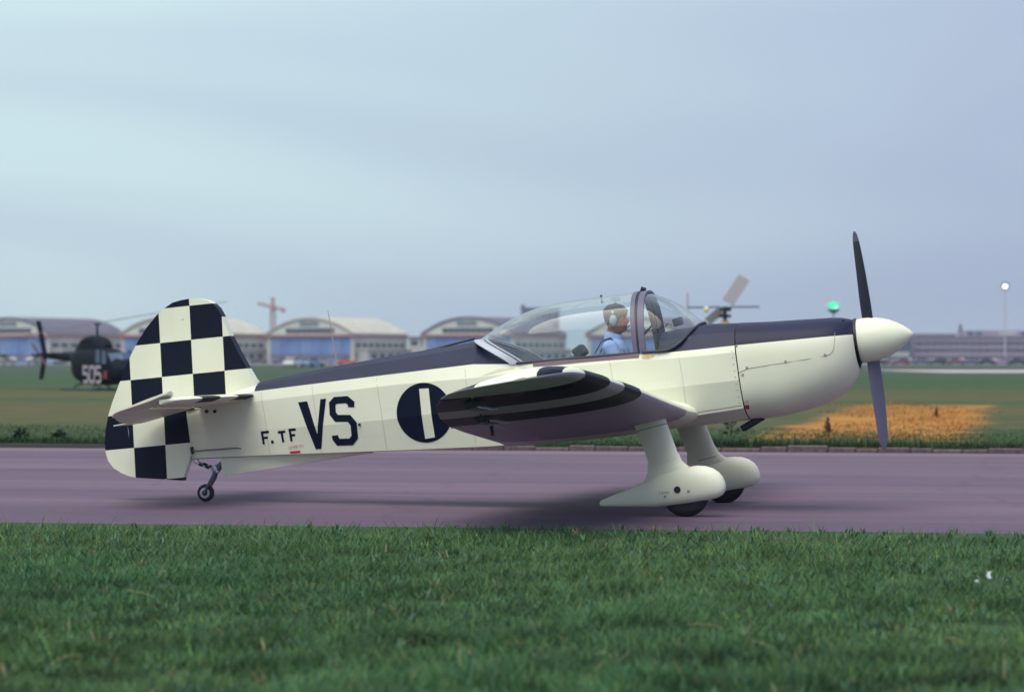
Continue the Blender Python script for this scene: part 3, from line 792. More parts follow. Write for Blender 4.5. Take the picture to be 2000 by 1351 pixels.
for side in (-1, 1):
    # tailplane half
    m = MB(); rr = []
    for y, le in ((.02,-3.985),(.14,-4.01),(.4,-4.045),(.8,-4.105),(1.15,-4.165),(1.36,-4.215),(1.44,-4.27),(1.475,-4.34)):
        te = EH if y < 1.30 else EH
        if y >= 1.20: te = max(EH, -4.40 - 0*(y))
        te = EH+.008 if y < 1.18 else -4.375
        if y > 1.46: te = -4.372
        ch = le - te; th = .036*(1 if y < 1.2 else (1.0-(y-1.2)*1.6)); z = 1.548 + .006*y
        up, lo = [], []
        for k in range(9):
            u = (1-math.cos(math.pi*k/8))/2
            h_ = th*min(1, math.sqrt(u*3.2))*(1 - .25*max(0, u-.4))
            up.append((le-u*ch, side*y, z+h_)); lo.append((le-u*ch, side*y, z-h_))
        rr.append(up + lo[::-1])
    m.loft(rr, True, True, True)
    tp = m.build('tailplane', M_stab, plane, smooth=40)
    # elevator, trailing edge down
    m = MB(); rr = []
    de = R(11.5)
    for y, fr, te in ((.10,-4.60,-5.02),(.14,-4.60,-5.13),(.40,-4.60,-5.14),(.80,-4.60,-5.06),(1.10,-4.60,-4.96),(1.185,-4.60,-4.93),(1.19,-4.385,-4.93),(1.30,-4.30,-4.90),(1.42,-4.27,-4.84),(1.48,-4.28,-4.79),(1.50,-4.33,-4.74)):
        ch = fr - te; pts_u, pts_l = [], []
        for k in range(7):
            u = k/6; x = fr - u*ch
            h_ = .031*(1-u)**.8 + .004 if fr < -4.5 else .026*math.sin(math.pi*min(1, (u*.8+.12)))**.7*(1-u*.75) + .003
            if y > 1.45: h_ *= .55
            def rot(x_, z_): return (EH + (x_-EH)*math.cos(de) - z_*math.sin(de)*-0 , z_ + (x_-EH)*math.sin(de))
            a = rot(x, h_); b_ = rot(x, -h_)
            pts_u.append((a[0], side*y, 1.552+.006*y + a[1])); pts_l.append((b_[0], side*y, 1.552+.006*y + b_[1]))
        rr.append(pts_u + pts_l[::-1])
    m.loft(rr, True, True, True)
    el = m.build('elevator', M_white, plane, smooth=40)
    tb = MB().box((-.10,-.18,-.004), (0,.18,.004), rot=Matrix.Rotation(R(-2),3,'Y'), org=(-5.125, side*.36, 1.553+(-5.125-EH)*math.sin(de)))
    tb.build('trim_tab', M_white, el, bevel=.002)

# --- tail wheel
TWX, TWZ = -4.64, .7328
tw = MB().tube([(-4.40,0,1.00),(-4.475,0,.955),(-4.50,0,.925),(-4.53,0,.90)], [.028,.03,.028,.024], 10).build('tail_wheel_strut', M_frame, plane, smooth=40)
for s_ in (-1, 1):
    MB().tube([(-4.515,s_*.02,.915),(-4.545,s_*.042,.86),(-4.60,s_*.043,.79),(TWX,s_*.042,TWZ)], [.016,.015,.013,.012], 8).build('fork_arm', M_frame, tw, smooth=40)
MB().lathe([(-.045,.03),(0,.036),(.03,.03)], (-4.515,0,.925), (.35,0,-1), 14, cap0=True, cap1=True).build('swivel_head', M_metal, tw, smooth=40)
MB().lathe([(-.028,.05),(-.028,.066),(-.018,.077),(0,.08),(.018,.077),(.028,.066),(.028,.05)], (TWX,0,TWZ), (0,1,0), 28, cap0=True, cap1=True).build('tyre', M_rubber, tw, smooth=40)
MB().lathe([(-.031,0),(-.031,.030),(-.030,.048),(.030,.048),(.031,.030),(.031,0)], (TWX,0,TWZ), (0,1,0), 24).build('rim', M_metal, tw, smooth=40)
MB().lathe([(-.050,0),(-.050,.018),(-.032,.026)], (TWX,0,TWZ), (0,1,0), 16).build('hub', M_dark, tw, smooth=40)
for s_ in (-1, 1):
    a = Vector((-4.715, s_*.05, 1.115)); q1 = Vector((-4.69, s_*.06, 1.02)); b_ = Vector((-4.50, s_*.05, .925))
    rod = MB().tube([a, q1, b_], .007, 6).build('steering_rod', M_pale, tw)
    d = (b_ - q1)
    for t0, t1 in ((.22,.40),(.52,.70)):
        MB().tube([q1 + d*t0, q1 + d*t1], .013, 8).build('spring', M_dark, rod)
MB().box((-.012,-.055,-.035), (.014,.055,.03), org=(HX+.012, 0, 1.135)).build('rudder_horn', M_dark, rud)

# --- canopy
def arc(w_, zr, zt, n=25, ex=2.3):
    out = []
    for k in range(n):
        a = math.pi*k/(n-1); c_, s_ = math.cos(a), math.sin(a)
        out.append((-w_*math.copysign(abs(c_)**(2/ex), c_), zr + (zt-zr)*abs(s_)**(2/ex)))
    return out
CP = [(-1.85,1.75),(-1.83,1.762),(-1.56,1.847),(-1.264,1.932),(-1.024,1.975),(-.835,1.988),(-.603,1.986),(-.37,1.962),(-.33,1.955)]
def canopy_top(x): return float(np.interp(x, [p[0] for p in CP], [p[1] for p in CP]))
rings = []
NS = 22
for i in range(NS + 1):
    t_ = i/NS
    xr = -1.45 + t_*(-.37+1.45); xt = -1.85 + t_*(-.37+1.85)      # rail end and crown end of each hoop: hoops lean back at the rear
    zr = 1.478 - .061*t_; w_ = .465 + .03*min(1, t_*1.6)
    # smooth crown
    zt = 1.75 + (1.962-1.75)*t_ + .128*math.sin(math.pi*t_**.95)*(1 - .18*t_) + .015*math.sin(2*math.pi*t_)
    rr = []
    for y, z in arc(w_, zr, zt):
        q = (z - zr)/(zt - zr); rr.append((xr + (xt-xr)*q**1.15, y, z))
    rings.append(rr)
cn = MB(); cn.loft(rings, False)
canopy = cn.build('canopy', M_glass, plane, smooth=80)
def band(name, r0, r1, off, mt, parent, th=.012):
    """flat strip following two neighbouring hoops, with thickness"""
    m = MB(); secs = []
    c0 = Vector((0, 0, 1.45))
    for p, q in zip(r0, r1):
        p, q = Vector(p), Vector(q)
        d = (Vector((0, p.y, p.z)) - c0); d.x = 0
        d = d.normalized() if d.length > 1e-4 else Vector((0,0,1))
        secs.append([p + d*off, q + d*off, q + d*(off-th), p + d*(off-th)])
    m.loft(secs, True, True, True)
    return m.build(name, mt, parent, smooth=40)
def hoop(x_r, x_t, w_, zr, zt, ex=2.3, n=25):
    return [(x_r + (x_t-x_r)*((z-zr)/(zt-zr)), y, z) for y, z in arc(w_, zr, zt, n, ex)]
def shift(r, dx): return [(x+dx, y, z) for x, y, z in r]
band('rear_frame', shift(rings[0], -.05), shift(rings[0], .035), .006, M_pale, canopy)
band('rear_seal', shift(rings[0], .055), shift(rings[0], .075), .004, M_pale, canopy)
band('front_frame', shift(rings[-1], -.035), shift(rings[-1], .006), .007, M_frame, canopy, .02)
for s_ in (0, -1):
    MB().tube([(r[s_][0], r[s_][1]*1.005, r[s_][2]+.004) for r in rings], .012, 8).build('side_rail', M_dark, canopy, smooth=60)
for s_ in (-1, 1):
    rl = MB(); secs = []
    for x, y, z in ((-1.30,.4735,1.462),(-1.1,.484,1.452),(-.80,.4925,1.438),(-.36,.4975,1.411)):
        secs.append([(x, s_*(y+.004), z-.028), (x, s_*(y+.013), z-.034), (x, s_*(y+.010), z+.004), (x, s_*(y-.006), z+.006)])
    rl.loft(secs, True, True, True); rl.build('slide_track', mat('slide_track_paint', (.20,.13,.16), .5), canopy)
MB().lathe([(0,.011),(.05,.006),(.07,.016),(.075,0)], (-.72, -.02, 1.985), (0,0,-1), 10).build('latch_knob', M_frame, canopy)
# windscreen
fr = hoop(-.345, -.335, .497, 1.413, 1.957)
base = []
BS = [(0,.15,1.607),(.15,.132,1.592),(.30,.085,1.545),(.40,.03,1.482),(.455,-.03,1.43),(.485,-.10,1.399),(.492,-.20,1.402),(.496,-.335,1.414)]
for y, z in arc(.497, 1.413, 1.957):
    pass
nb = 25
tot = [0]
for a, b_ in zip(BS, BS[1:]):
    tot.append(tot[-1] + math.dist(a, b_))
def base_pt(s_):     # s_ -1 (right) .. 1 (left)
    d = abs(s_)*tot[-1]
    return (float(np.interp(d, tot, [q[1] for q in BS])), math.copysign(float(np.interp(d, tot, [q[0] for q in BS])), s_), float(np.interp(d, tot, [q[2] for q in BS])))
base = [base_pt(-1 + 2*k/(nb-1)) for k in range(nb)]
rings_w = []
for i in range(9):
    t_ = i/8; rr = []
    for p, q in zip(fr, base):
        p, q = Vector(p), Vector(q); m_ = p.lerp(q, t_)
        bulge = math.sin(math.pi*t_) * .05 * ((p-q).length/.6)
        d = Vector((.75, m_.y*.8, .55)).normalized()
        rr.append(m_ + d*bulge)
    rings_w.append(rr)
ws = MB(); ws.loft(rings_w, False)
wsc = ws.build('windscreen', M_glass, plane, smooth=80)
band('windscreen_arch', shift(fr, -.004), shift(fr, .05), .007, M_frame, wsc, .022)
band('arch_seal', shift(fr, -.022), shift(fr, -.006), .009, M_dark, wsc, .02)
tr = MB(); tr.tube([(x+.004, y*1.012, z+.006) for x, y, z in base], .014, 8); tr.build('base_trim', M_dark, wsc, smooth=60)
MB().tube([(-.36,0,1.955),(-.345,0,1.985),(-.32,0,1.975)], [.02,.026,.014], 8).build('canopy_handle', M_dark, wsc, smooth=40)
# cockpit fittings
pn = MB().prism([(-.212,1.02),(-.212,1.56),(-.205,1.565),(-.203,1.02)], 1, -.44, .44).build('instrument_panel', M_inside, plane)
for k in range(6):
    yy_ = -.34 + .13*k
    MB().lathe([(0,.042),(.008,.042),(.008,.034),(.003,.033),(.003,0)], (-.2125, yy_, 1.40 if k % 2 else 1.36), (-1,0,0), 18).build('gauge', M_pale if k == 2 else M_dark, pn, smooth=40)
MB().box((-.045,-.04,-.035), (.04,.04,.035), rot=Matrix.Rotation(R(-8),3,'Y'), org=(-.07,-.02,1.655)).build('compass', M_dark, plane, bevel=.01)
MB().tube([(-.48,.30,1.575),(-.35,.25,1.675)], .010, 6).build('grab_strut', M_dark, plane)
MB().tube([(-.20,.05,1.63),(-.17,0,1.655),(-.13,-.02,1.635)], .006, 6).build('wire_loop', M_frame, plane)
for y in (-.235, .235):
    st_ = MB(); rr = []
    for x, z, w_, th in ((-.62,.96,.19,.05),(-.78,1.0,.20,.05),(-.90,1.2,.20,.045),(-.96,1.38,.19,.04),(-.985,1.45,.165,.035),(-.99,1.475,.13,.025)):
        rr.append([(x-th, y-w_, z), (x-th, y+w_, z), (x+th, y+w_, z+.01), (x+th, y-w_, z+.01)])
    st_.loft(rr, True, True, True)
    seat = st_.build('seat', M_inside, plane, bevel=.012)
    MB().box((-.25,-.19,-.04), (.22,.19,.04), org=(-.68, y, .985)).build('cushion', M_inside, seat, bevel=.02)
    if y < 0:
        MB().box((-.055,-.07,-.05), (.055,.07,.05), rot=Matrix.Rotation(R(-28),3,'Y'), org=(-.925, y, 1.51)).build('headrest', M_inside, seat, bevel=.02)
    MB().tube([(-.36,y,.95),(-.38,y,1.10),(-.40,y,1.24)], [.012,.012,.018], 8).build('control_stick', M_dark, plane)

# ------------------------------------------------------------------ the pilot
M_skin = mat('sun_reddened_skin', (.27, .070, .048), .55, var=.12, vscale=30)
M_hair = mat('dark_brown_hair', (.035, .018, .022), .7, bump=.6, bscale=160)
M_shirt = mat('light_blue_shirt', (.27, .36, .66), .85, var=.10, vscale=18, bump=.35, bscale=35)
M_strap = mat('harness_webbing', (.035, .032, .05), .8)
M_cup = mat('headset_grey', (.30, .36, .45), .4)
YAW = Matrix.Rotation(R(-14.5), 4, 'Z')
H = Vector((1.744, 21.8, 0)) + YAW @ Vector((-.80, .20, .955))
def remeshed(mb, name, voxel, mt, smooth_it=2):
    o = mb.build('tmp_' + name, mt)
    md = o.modifiers.new('r', 'REMESH'); md.mode = 'VOXEL'; md.voxel_size = voxel; md.use_smooth_shade = True
    if smooth_it:
        s_ = o.modifiers.new('s', 'SMOOTH'); s_.factor = .5; s_.iterations = smooth_it
    bpy.context.view_layer.update()
    me = bpy.data.meshes.new_from_object(o.evaluated_get(bpy.context.evaluated_depsgraph_get()))
    old = o.data; bpy.data.objects.remove(o); bpy.data.meshes.remove(old)
    me.name = name; me.materials.clear(); me.materials.append(mt)
    me.polygons.foreach_set('use_smooth', [True] * len(me.polygons))
    n = bpy.data.objects.new(name, me); col.objects.link(n); return n
def ball(m, c, r, n=12):
    if not isinstance(r, (tuple, list)): r = (r, r, r)
    rr = []
    for i in range(1, n):
        a = math.pi*i/n
        rr.append([(c[0]+r[0]*math.sin(a)*math.cos(t), c[1]+r[1]*math.sin(a)*math.sin(t), c[2]+r[2]*math.cos(a)) for t in (2*math.pi*k/(2*n) for k in range(2*n))])
    m.loft(rr, True, True, True)
def limb(m, pts, rs):
    m.tube(pts, rs, 16)
    for p, r in zip(pts, rs): ball(m, p, r, 8)
HC = Vector((-.10, 0, .703))          # head centre, in metres from the hips
HEAD = [(-.128,.050,-.052,.048,0),(-.115,.078,-.056,.055,0),(-.100,.095,-.060,.058,0),(-.085,.101,-.064,.062,0),(-.070,.096,-.068,.064,0),(-.058,.099,-.073,.066,0),(-.048,.103,-.078,.068,0),(-.040,.099,-.082,.069,.004),(-.030,.098,-.087,.071,.018),(-.018,.097,-.092,.073,.024),(-.004,.094,-.097,.074,.016),(.010,.089,-.100,.075,.009),(.022,.087,-.103,.076,.003),(.034,.098,-.105,.077,0),(.050,.101,-.106,.078,0),(.068,.097,-.105,.078,0),(.085,.087,-.099,.074,0),(.100,.070,-.087,.066,0),(.112,.048,-.068,.051,0),(.120,.022,-.040,.030,0),(.123,.004,-.015,.010,0)]
def head_ring(z, f_, b_, w_, nose, off=0., n=32):
    out = []
    for k in range(n):
        a = 2*math.pi*k/n; c_, s_ = math.cos(a), math.sin(a)
        ex = (f_ if c_ > 0 else -b_) + off
        r_ = abs(c_)**.85
        x = math.copysign(ex*r_, c_) + nose*max(0, c_)**40
        out.append((HC.x + x, HC.y + (w_+off)*math.copysign(abs(s_)**.9, s_), HC.z + z))
    return out
bd = MB()
bd.loft([head_ring(*h) for h in HEAD], True, True, True)
limb(bd, [(-.118,0,.50),(-.122,0,.56),(-.118,0,.62)], [.072,.060,.058])
tors = [(.0,.16,.115),(.10,.16,.115),(.20,.155,.112),(.30,.165,.115),(.38,.175,.115),(.44,.175,.105),(.48,.15,.09),(.51,.11,.075),(.53,.07,.06)]
def torso(m, off):
    rr = []
    for z, w_, d_ in tors:
        cx_ = -.02 - .10*(z/.53)
        rr.append([(cx_ + (d_+off)*math.cos(a), (w_+off)*math.sin(a), z) for a in (2*math.pi*k/28 for k in range(28))])
    m.loft(rr, True, True, True)
torso(bd, 0)
ARMS = [[(-.115,-.185,.445),(.02,-.25,.20),(.20,-.035,.215)], [(-.115,.185,.445),(.05,.25,.20),(.29,.20,.24)]]
for a in ARMS:
    limb(bd, [a[0], tuple(Vector(a[0]).lerp(Vector(a[1]),.5)), a[1]], [.058,.050,.043])
    limb(bd, [a[1], tuple(Vector(a[1]).lerp(Vector(a[2]),.5)), a[2]], [.043,.038,.028])
    w0 = Vector(a[2]); d = (w0 - Vector(a[1])).normalized(); sd = d.cross(Vector((0,0,1))).normalized(); dn = Vector((0,0,-1))
    pc = w0 + d*.05
    limb(bd, [w0, pc], [.026,.030]); limb(bd, [w0 + sd*.018, pc + sd*.024], [.018,.016]); limb(bd, [w0 - sd*.018, pc - sd*.024], [.018,.016])
    for i, ln_ in enumerate((.040,.046,.043,.034)):
        r0 = pc + d*.022 + sd*(.033 - .022*i)
        limb(bd, [r0, r0 + d*ln_*.7 + dn*.008, r0 + d*ln_*.8 + dn*(.012+ln_*.5), r0 + d*.008 + dn*(.02+ln_*.5)], [.0095,.009,.0085,.008])
    limb(bd, [w0 + d*.02 - sd*.028, pc - sd*.045 + dn*.01, pc + d*.02 - sd*.042 + dn*.028], [.012,.0105,.009])
for s_ in (-1, 1):
    limb(bd, [(.0,s_*.09,.06),(.22,s_*.105,.11),(.44,s_*.11,.15)], [.085,.075,.058])
    limb(bd, [(.44,s_*.11,.15),(.58,s_*.11,.10),(.72,s_*.10,.05)], [.058,.05,.038])
    limb(bd, [(.72,s_*.10,.045),(.80,s_*.105,.075)], [.038,.03])
for s_ in (-1, 1): ball(bd, (HC.x-.012, s_*.076, HC.z-.008), (.018,.012,.032), 8)
person = remeshed(bd, 'person', .0062, M_skin, 1)
person.location = H; person.rotation_euler = (0, 0, R(-14.5))
tag(person, 'pilot in pale blue shirt and headset sitting under the clear canopy', 'person')
sh = MB(); torso(sh, .012)
for a in ARMS:
    limb(sh, [a[0], tuple(Vector(a[0]).lerp(Vector(a[1]),.5)), tuple(Vector(a[0]).lerp(Vector(a[1]),.95))], [.073,.064,.058])
limb(sh, [(-.125,0,.505),(-.125,0,.548)], [.083,.073])
sht = remeshed(sh, 'shirt', .009, M_shirt, 2); sht.parent = person
cl = MB(); cl.lathe([(0,.080),(.045,.072),(.052,.076),(.047,.082),(.0,.088)], (-.124,0,.520), (.10,0,1), 28); cl.build('shirt_collar', M_shirt, sht, smooth=60)
MB().lathe([(0,.066),(.055,.063),(.056,.058)], (-.121,0,.53), (.05,0,1), 24).build('neck_scarf', mat('dark_neckwear', (.03,.03,.05), .8), person, smooth=60)
# trousers
trm = MB()
for s_ in (-1, 1):
    limb(trm, [(.0,s_*.09,.06),(.22,s_*.105,.11),(.44,s_*.11,.15)], [.092,.082,.066]); limb(trm, [(.44,s_*.11,.15),(.58,s_*.11,.10),(.70,s_*.10,.055)], [.066,.058,.048])
trs = remeshed(trm, 'trousers', .012, mat('dark_trousers', (.03,.035,.06), .85), 2); trs.parent = person
# hair: scalp shell above the hair line
hm = MB(); hr = [h for h in HEAD if h[0] > -.08]; N_ = 32
rings_h = [head_ring(h[0]*1.0, h[1], h[2], h[3], 0, .009 + (.004 if h[0] > .05 else 0)) for h in hr]
rings_h[-1] = [(x, y, z+.012) for x, y, z in rings_h[-1]]; rings_h[-2] = [(x, y, z+.011) for x, y, z in rings_h[-2]]; rings_h[-3] = [(x, y, z+.008) for x, y, z in rings_h[-3]]
for i in range(len(rings_h)-1):
    for j in range(N_):
        a = 360*(j+.5)/N_; a = a if a <= 180 else 360-a
        zl = np.interp(a, [0,35,50,62,75,100,125,180], [.066,.062,.045,.0,.0,-.03,-.065,-.072])
        if hr[i][0] >= zl - .004:
            k = (j+1) % N_
            hm.add([rings_h[i][j], rings_h[i][k], rings_h[i+1][k], rings_h[i+1][j]], [(0,1,2,3)])
hm.add(rings_h[-1], [tuple(range(N_))])
hair = hm.build('hair', M_hair, person, fix=False)
bm = bmesh.new(); bm.from_mesh(hair.data); bmesh.ops.remove_doubles(bm, verts=bm.verts[:], dist=.0005); bmesh.ops.recalc_face_normals(bm, faces=bm.faces[:]); bm.to_mesh(hair.data); bm.free()
hair.data.polygons.foreach_set('use_smooth', [True]*len(hair.data.polygons))
sd_ = hair.modifiers.new('thick', 'SOLIDIFY'); sd_.thickness = .012; sd_.offset = -1
# brow, eye, mouth
for s_ in (-1, 1):
    e = MB(); ball(e, (HC.x+.079, s_*.033, HC.z+.013), (.010,.013,.009), 8); e.build('eye', mat('eye_dark', (.03,.025,.03), .3), person, smooth=60)
    MB().tube([(HC.x+.090, s_*.014, HC.z+.031), (HC.x+.088, s_*.036, HC.z+.036), (HC.x+.070, s_*.056, HC.z+.028)], [.004,.005,.003], 6).build('eyebrow', M_hair, person)
MB().tube([(HC.x+.090, -.026, HC.z-.056), (HC.x+.1005, 0, HC.z-.054), (HC.x+.090, .026, HC.z-.056)], [.002,.004,.002], 6).build('lips', mat('lips', (.25,.06,.06), .5), person)
# headset
hs = MB().tube([(HC.x-.012, -.088, HC.z+.0), (HC.x-.012, -.094, HC.z+.05), (HC.x-.010, -.082, HC.z+.10), (HC.x-.008, -.045, HC.z+.132), (HC.x-.008, 0, HC.z+.142), (HC.x-.008, .045, HC.z+.132), (HC.x-.010, .082, HC.z+.10), (HC.x-.012, .094, HC.z+.05), (HC.x-.012, .088, HC.z)], .005, 8).build('headset', M_dark, person, smooth=60)
for s_ in (-1, 1):
    e = MB(); ball(e, (HC.x-.008, s_*.096, HC.z-.012), (.034,.020,.048), 12); e.build('ear_cup', M_cup, hs, smooth=60)
    e = MB(); ball(e, (HC.x-.008, s_*.088, HC.z-.012), (.038,.014,.052), 12); e.build('ear_pad', M_dark, hs, smooth=60)
    MB().box((-.008,-.004,-.012), (.008,.004,.012), org=(HC.x-.010, s_*.103, HC.z+.058)).build('slider', mat('slider_white', (.7,.72,.75), .4), hs)
MB().tube([(HC.x+.0, -.105, HC.z-.045), (HC.x+.06, -.095, HC.z-.085), (HC.x+.115, -.05, HC.z-.072), (HC.x+.122, -.02, HC.z-.062)], [.003,.003,.003,.008], 6).build('microphone_boom', M_dark, hs)
# shoulder harness of the aeroplane, over the pilot's shirt
for s_ in (-1, 1):
    path = [(-.27,.5,.40),(-.215,.45,.50),(-.135,.46,.535),(-.02,.50,.44),(.045,.5,.30),(.05,.42,.12)]
    m = MB(); secs = []
    for x, k, z in path:
        y = s_*.20*k
        secs.append([(x, y-.022, z), (x, y+.022, z), (x+.004, y+.022, z+.005), (x+.004, y-.022, z+.005)])
    m.loft(secs, True, True, True); m.build('harness_strap', M_strap, person)

# ------------------------------------------------------------------ grass
def blades(name, pos, h, w, az, lean, tint, mt, bend=.35):
    n = len(pos)
    dx, dy = np.cos(az), np.sin(az)                 # lean direction
    sx, sy = np.cos(az + 1.3), np.sin(az + 1.3)     # width direction
    V = np.empty((n, 5, 3), np.float32)
    def pt(t, k, s_):
        hh = h * t * np.cos(lean * .6); off = h * np.sin(lean) * (t ** 1.6)
        return np.stack([pos[:,0] + dx*off + sx*w*k*s_, pos[:,1] + dy*off + sy*w*k*s_, pos[:,2] + hh], 1)
    V[:,0] = pt(0, .5, -1); V[:,1] = pt(0, .5, 1); V[:,2] = pt(.55, .42, 1); V[:,3] = pt(.55, .42, -1); V[:,4] = pt(1, 0, 0)
    me = bpy.data.meshes.new(name)
    me.vertices.add(n*5); me.vertices.foreach_set('co', V.reshape(-1))
    b0 = (np.arange(n)*5)[:,None]
    L = (b0 + np.array([0,1,2,3,3,2,4])[None]).astype(np.int32).reshape(-1)
    me.loops.add(n*7); me.loops.foreach_set('vertex_index', L)
    me.polygons.add(n*2)
    ls = (np.arange(n)[:,None]*7 + np.array([0,4])[None]).astype(np.int32).reshape(-1)
    me.polygons.foreach_set('loop_start', ls)
    me.update(calc_edges=True); me.validate()
    ca = me.color_attributes.new('tint', 'FLOAT_COLOR', 'POINT')
    T = np.ones((n, 5, 4), np.float32); T[:,:,:3] = tint[:,None,:]
    ca.data.foreach_set('color', T.reshape(-1))
    me.materials.append(mt)
    o = bpy.data.objects.new(name, me); col.objects.link(o); return o
def blade_mat(name, trans=.25):
    m = mat(name, (.05,.1,.05), .6, spec=.25); nt = m.node_tree
    a = nt.nodes.new('ShaderNodeAttribute'); a.attribute_name = 'tint'
    p = nt.nodes['Principled BSDF']; nt.links.new(a.outputs['Color'], p.inputs['Base Color'])
    t_ = nt.nodes.new('ShaderNodeBsdfTranslucent'); mx = nt.nodes.new('ShaderNodeMixShader'); mx.inputs[0].default_value = trans
    nt.links.new(a.outputs['Color'], t_.inputs[0]); out = nt.nodes['Material Output']
    nt.links.new(p.outputs[0], mx.inputs[1]); nt.links.new(t_.outputs[0], mx.inputs[2]); nt.links.new(mx.outputs[0], out.inputs[0])
    return m
M_blade = blade_mat('grass_blade')
def lump(x, y, f_, seed):
    r = np.random.default_rng(seed); s_ = np.zeros_like(x)
    for k in range(7):
        a = r.uniform(0, 6.28); q = f_ * r.uniform(.6, 1.9); s_ += np.sin((x*np.cos(a)+y*np.sin(a))*q + r.uniform(0, 6.28))
    return s_ / 7**.5
def to_world(u, d):
    c_, s_ = math.cos(ROAD_A), math.sin(ROAD_A)
    return u*c_ - d*s_, u*s_ + d*c_
# near verge: short turf between the camera and the taxiway
N = 400000
d = D0 + .05 - (D0 - 8.6) * np.sqrt(rng.uniform(0, 1, N)) ** 1.15
u = rng.uniform(-1, 1, N) * (d * .235 + .5) - .165*d*-1*0 + d*math.tan(-ROAD_A)*-1
X, Y = to_world(u, d)
ragged = .16 * lump(u, d*0, 3.1, 5) + .10*lump(u, d*0, 9., 6)
keep = (np.abs(X) < Y*.209 + .25) & (Y > 8.6) & (d < D0 + .02 + ragged)
X, Y = X[keep], Y[keep]; n = len(X)
cl_ = lump(X, Y, 2.2, 1)*.6 + lump(X, Y, 8., 2)*.8
keep = rng.uniform(0, 1, n) < np.clip(.72 + .22*cl_, .25, 1)
X, Y, cl_ = X[keep], Y[keep], cl_[keep]; n = len(X)
hh = np.clip(rng.gamma(6, .0085, n) * (1 + .42*cl_), .015, .14)
tall = rng.uniform(0, 1, n) < .012; hh[tall] *= 1.9
base_c = np.array([.042,.122,.048]); warm = np.array([.112,.180,.050]); blue = np.array([.037,.108,.080]); dry = np.array([.30,.24,.12])
k1 = np.clip(rng.uniform(0, 1, n) + .25*lump(X, Y, 1.1, 3), 0, 1)[:,None]
T = base_c*(1-k1) + warm*k1
k2 = (rng.uniform(0, 1, n) < .28)[:,None]*rng.uniform(.3, 1, n)[:,None]
T = T*(1-k2) + blue*k2
dm = (rng.uniform(0, 1, n) < .014)[:,None]; T = np.where(dm, dry*rng.uniform(.4, 1, n)[:,None], T)
T *= (rng.uniform(.6, 1.4, n)*np.clip(1 + .24*lump(X, Y, 6., 9) + .13*lump(X, Y, 1.4, 10), .45, 1.7))[:,None]
o = blades('grass_verge', np.stack([X, Y, np.zeros(n)], 1), hh, rng.uniform(.003, .0068, n), np.where(rng.uniform(0, 1, n) < .6, rng.normal(0, .5, n) + np.pi*(rng.uniform(0, 1, n) < .4), rng.uniform(0, 6.28, n)), rng.uniform(.55, 1.53, n), T, M_blade)
tag(o, 'short green turf in the foreground beside the taxiway', 'grass', kind='stuff')
# small broad-leaved weeds among the turf: too many and too small to pick apart
N = 1300
Y = 9. + 10.2*rng.uniform(0, 1, N)**.8; X = rng.uniform(-1, 1, N)*(Y*.207)
keep = (Y*math.cos(ROAD_A) - X*math.sin(ROAD_A)) < D0 - .15
X, Y = X[keep], Y[keep]; X = np.repeat(X, 6); Y = np.repeat(Y, 6); n = len(X)
X = X + rng.normal(0, .012, n); Y = Y + rng.normal(0, .012, n)
T = np.where((rng.uniform(0, 1, n) < .25)[:,None], np.array([.075,.135,.10]), np.array([.060,.135,.055]))*rng.uniform(.7, 1.5, n)[:,None]
dr = np.repeat(rng.uniform(0, 1, n//6) < .10, 6)[:,None]; T = np.where(dr, np.array([.20,.19,.10])*rng.uniform(.5, 1, n)[:,None], T)
o = blades('turf_weeds', np.stack([X, Y, np.full(n, .012)], 1), rng.uniform(.03, .075, n), rng.uniform(.007, .015, n), rng.uniform(0, 6.28, n), rng.uniform(.6, 1.45, n), T, M_blade)
tag(o, 'small broad leaved weeds scattered through the foreground turf', 'weeds', kind='stuff')
# rough grass behind the kerb, tallest at the edge
N = 60000
d = D1 + .14 + 9*rng.uniform(0, 1, N)**2.2
u = rng.uniform(-1, 1, N) * (d*.235 + 1) - d*math.tan(-ROAD_A)
X, Y = to_world(u, d); keep = np.abs(X) < Y*.209 + .5
X, Y, d = X[keep], Y[keep], d[keep]; n = len(X)
cl_ = lump(X, Y, .9, 21) + .6*lump(X, Y, 3., 22)
edge = np.clip(1 - (d - D1)/1.6, 0, 1)
hh = np.clip(rng.gamma(5, .008, n)*(1 + .35*cl_)*(.7 + 1.5*edge), .02, .30)
k1 = np.clip(rng.uniform(0, 1, n) + .3*lump(X, Y, .5, 23), 0, 1)[:,None]
T = np.array([.042,.078,.036])*(1-k1) + np.array([.080,.112,.046])*k1
ed = edge[:,None]; T = T*(1-.6*ed) + np.array([.022,.058,.034])*.6*ed
fb = np.clip((d - 40)/12, 0, 1)[:,None]*np.clip(.5 + .6*lump(X, Y*3, .12, 24), 0, 1)[:,None]
T = T*(1-fb) + np.array([.15,.13,.072])*fb
T *= rng.uniform(.7, 1.3, n)[:,None]
o = blades('rough_grass', np.stack([X, Y, np.full(n, FIELD_Z-.012)], 1), hh, rng.uniform(.006, .016, n), rng.uniform(0, 6.28, n), rng.uniform(.1, .8, n), T, M_blade)
tag(o, 'rough green grass behind the stone kerb across the taxiway', 'grass', kind='stuff')
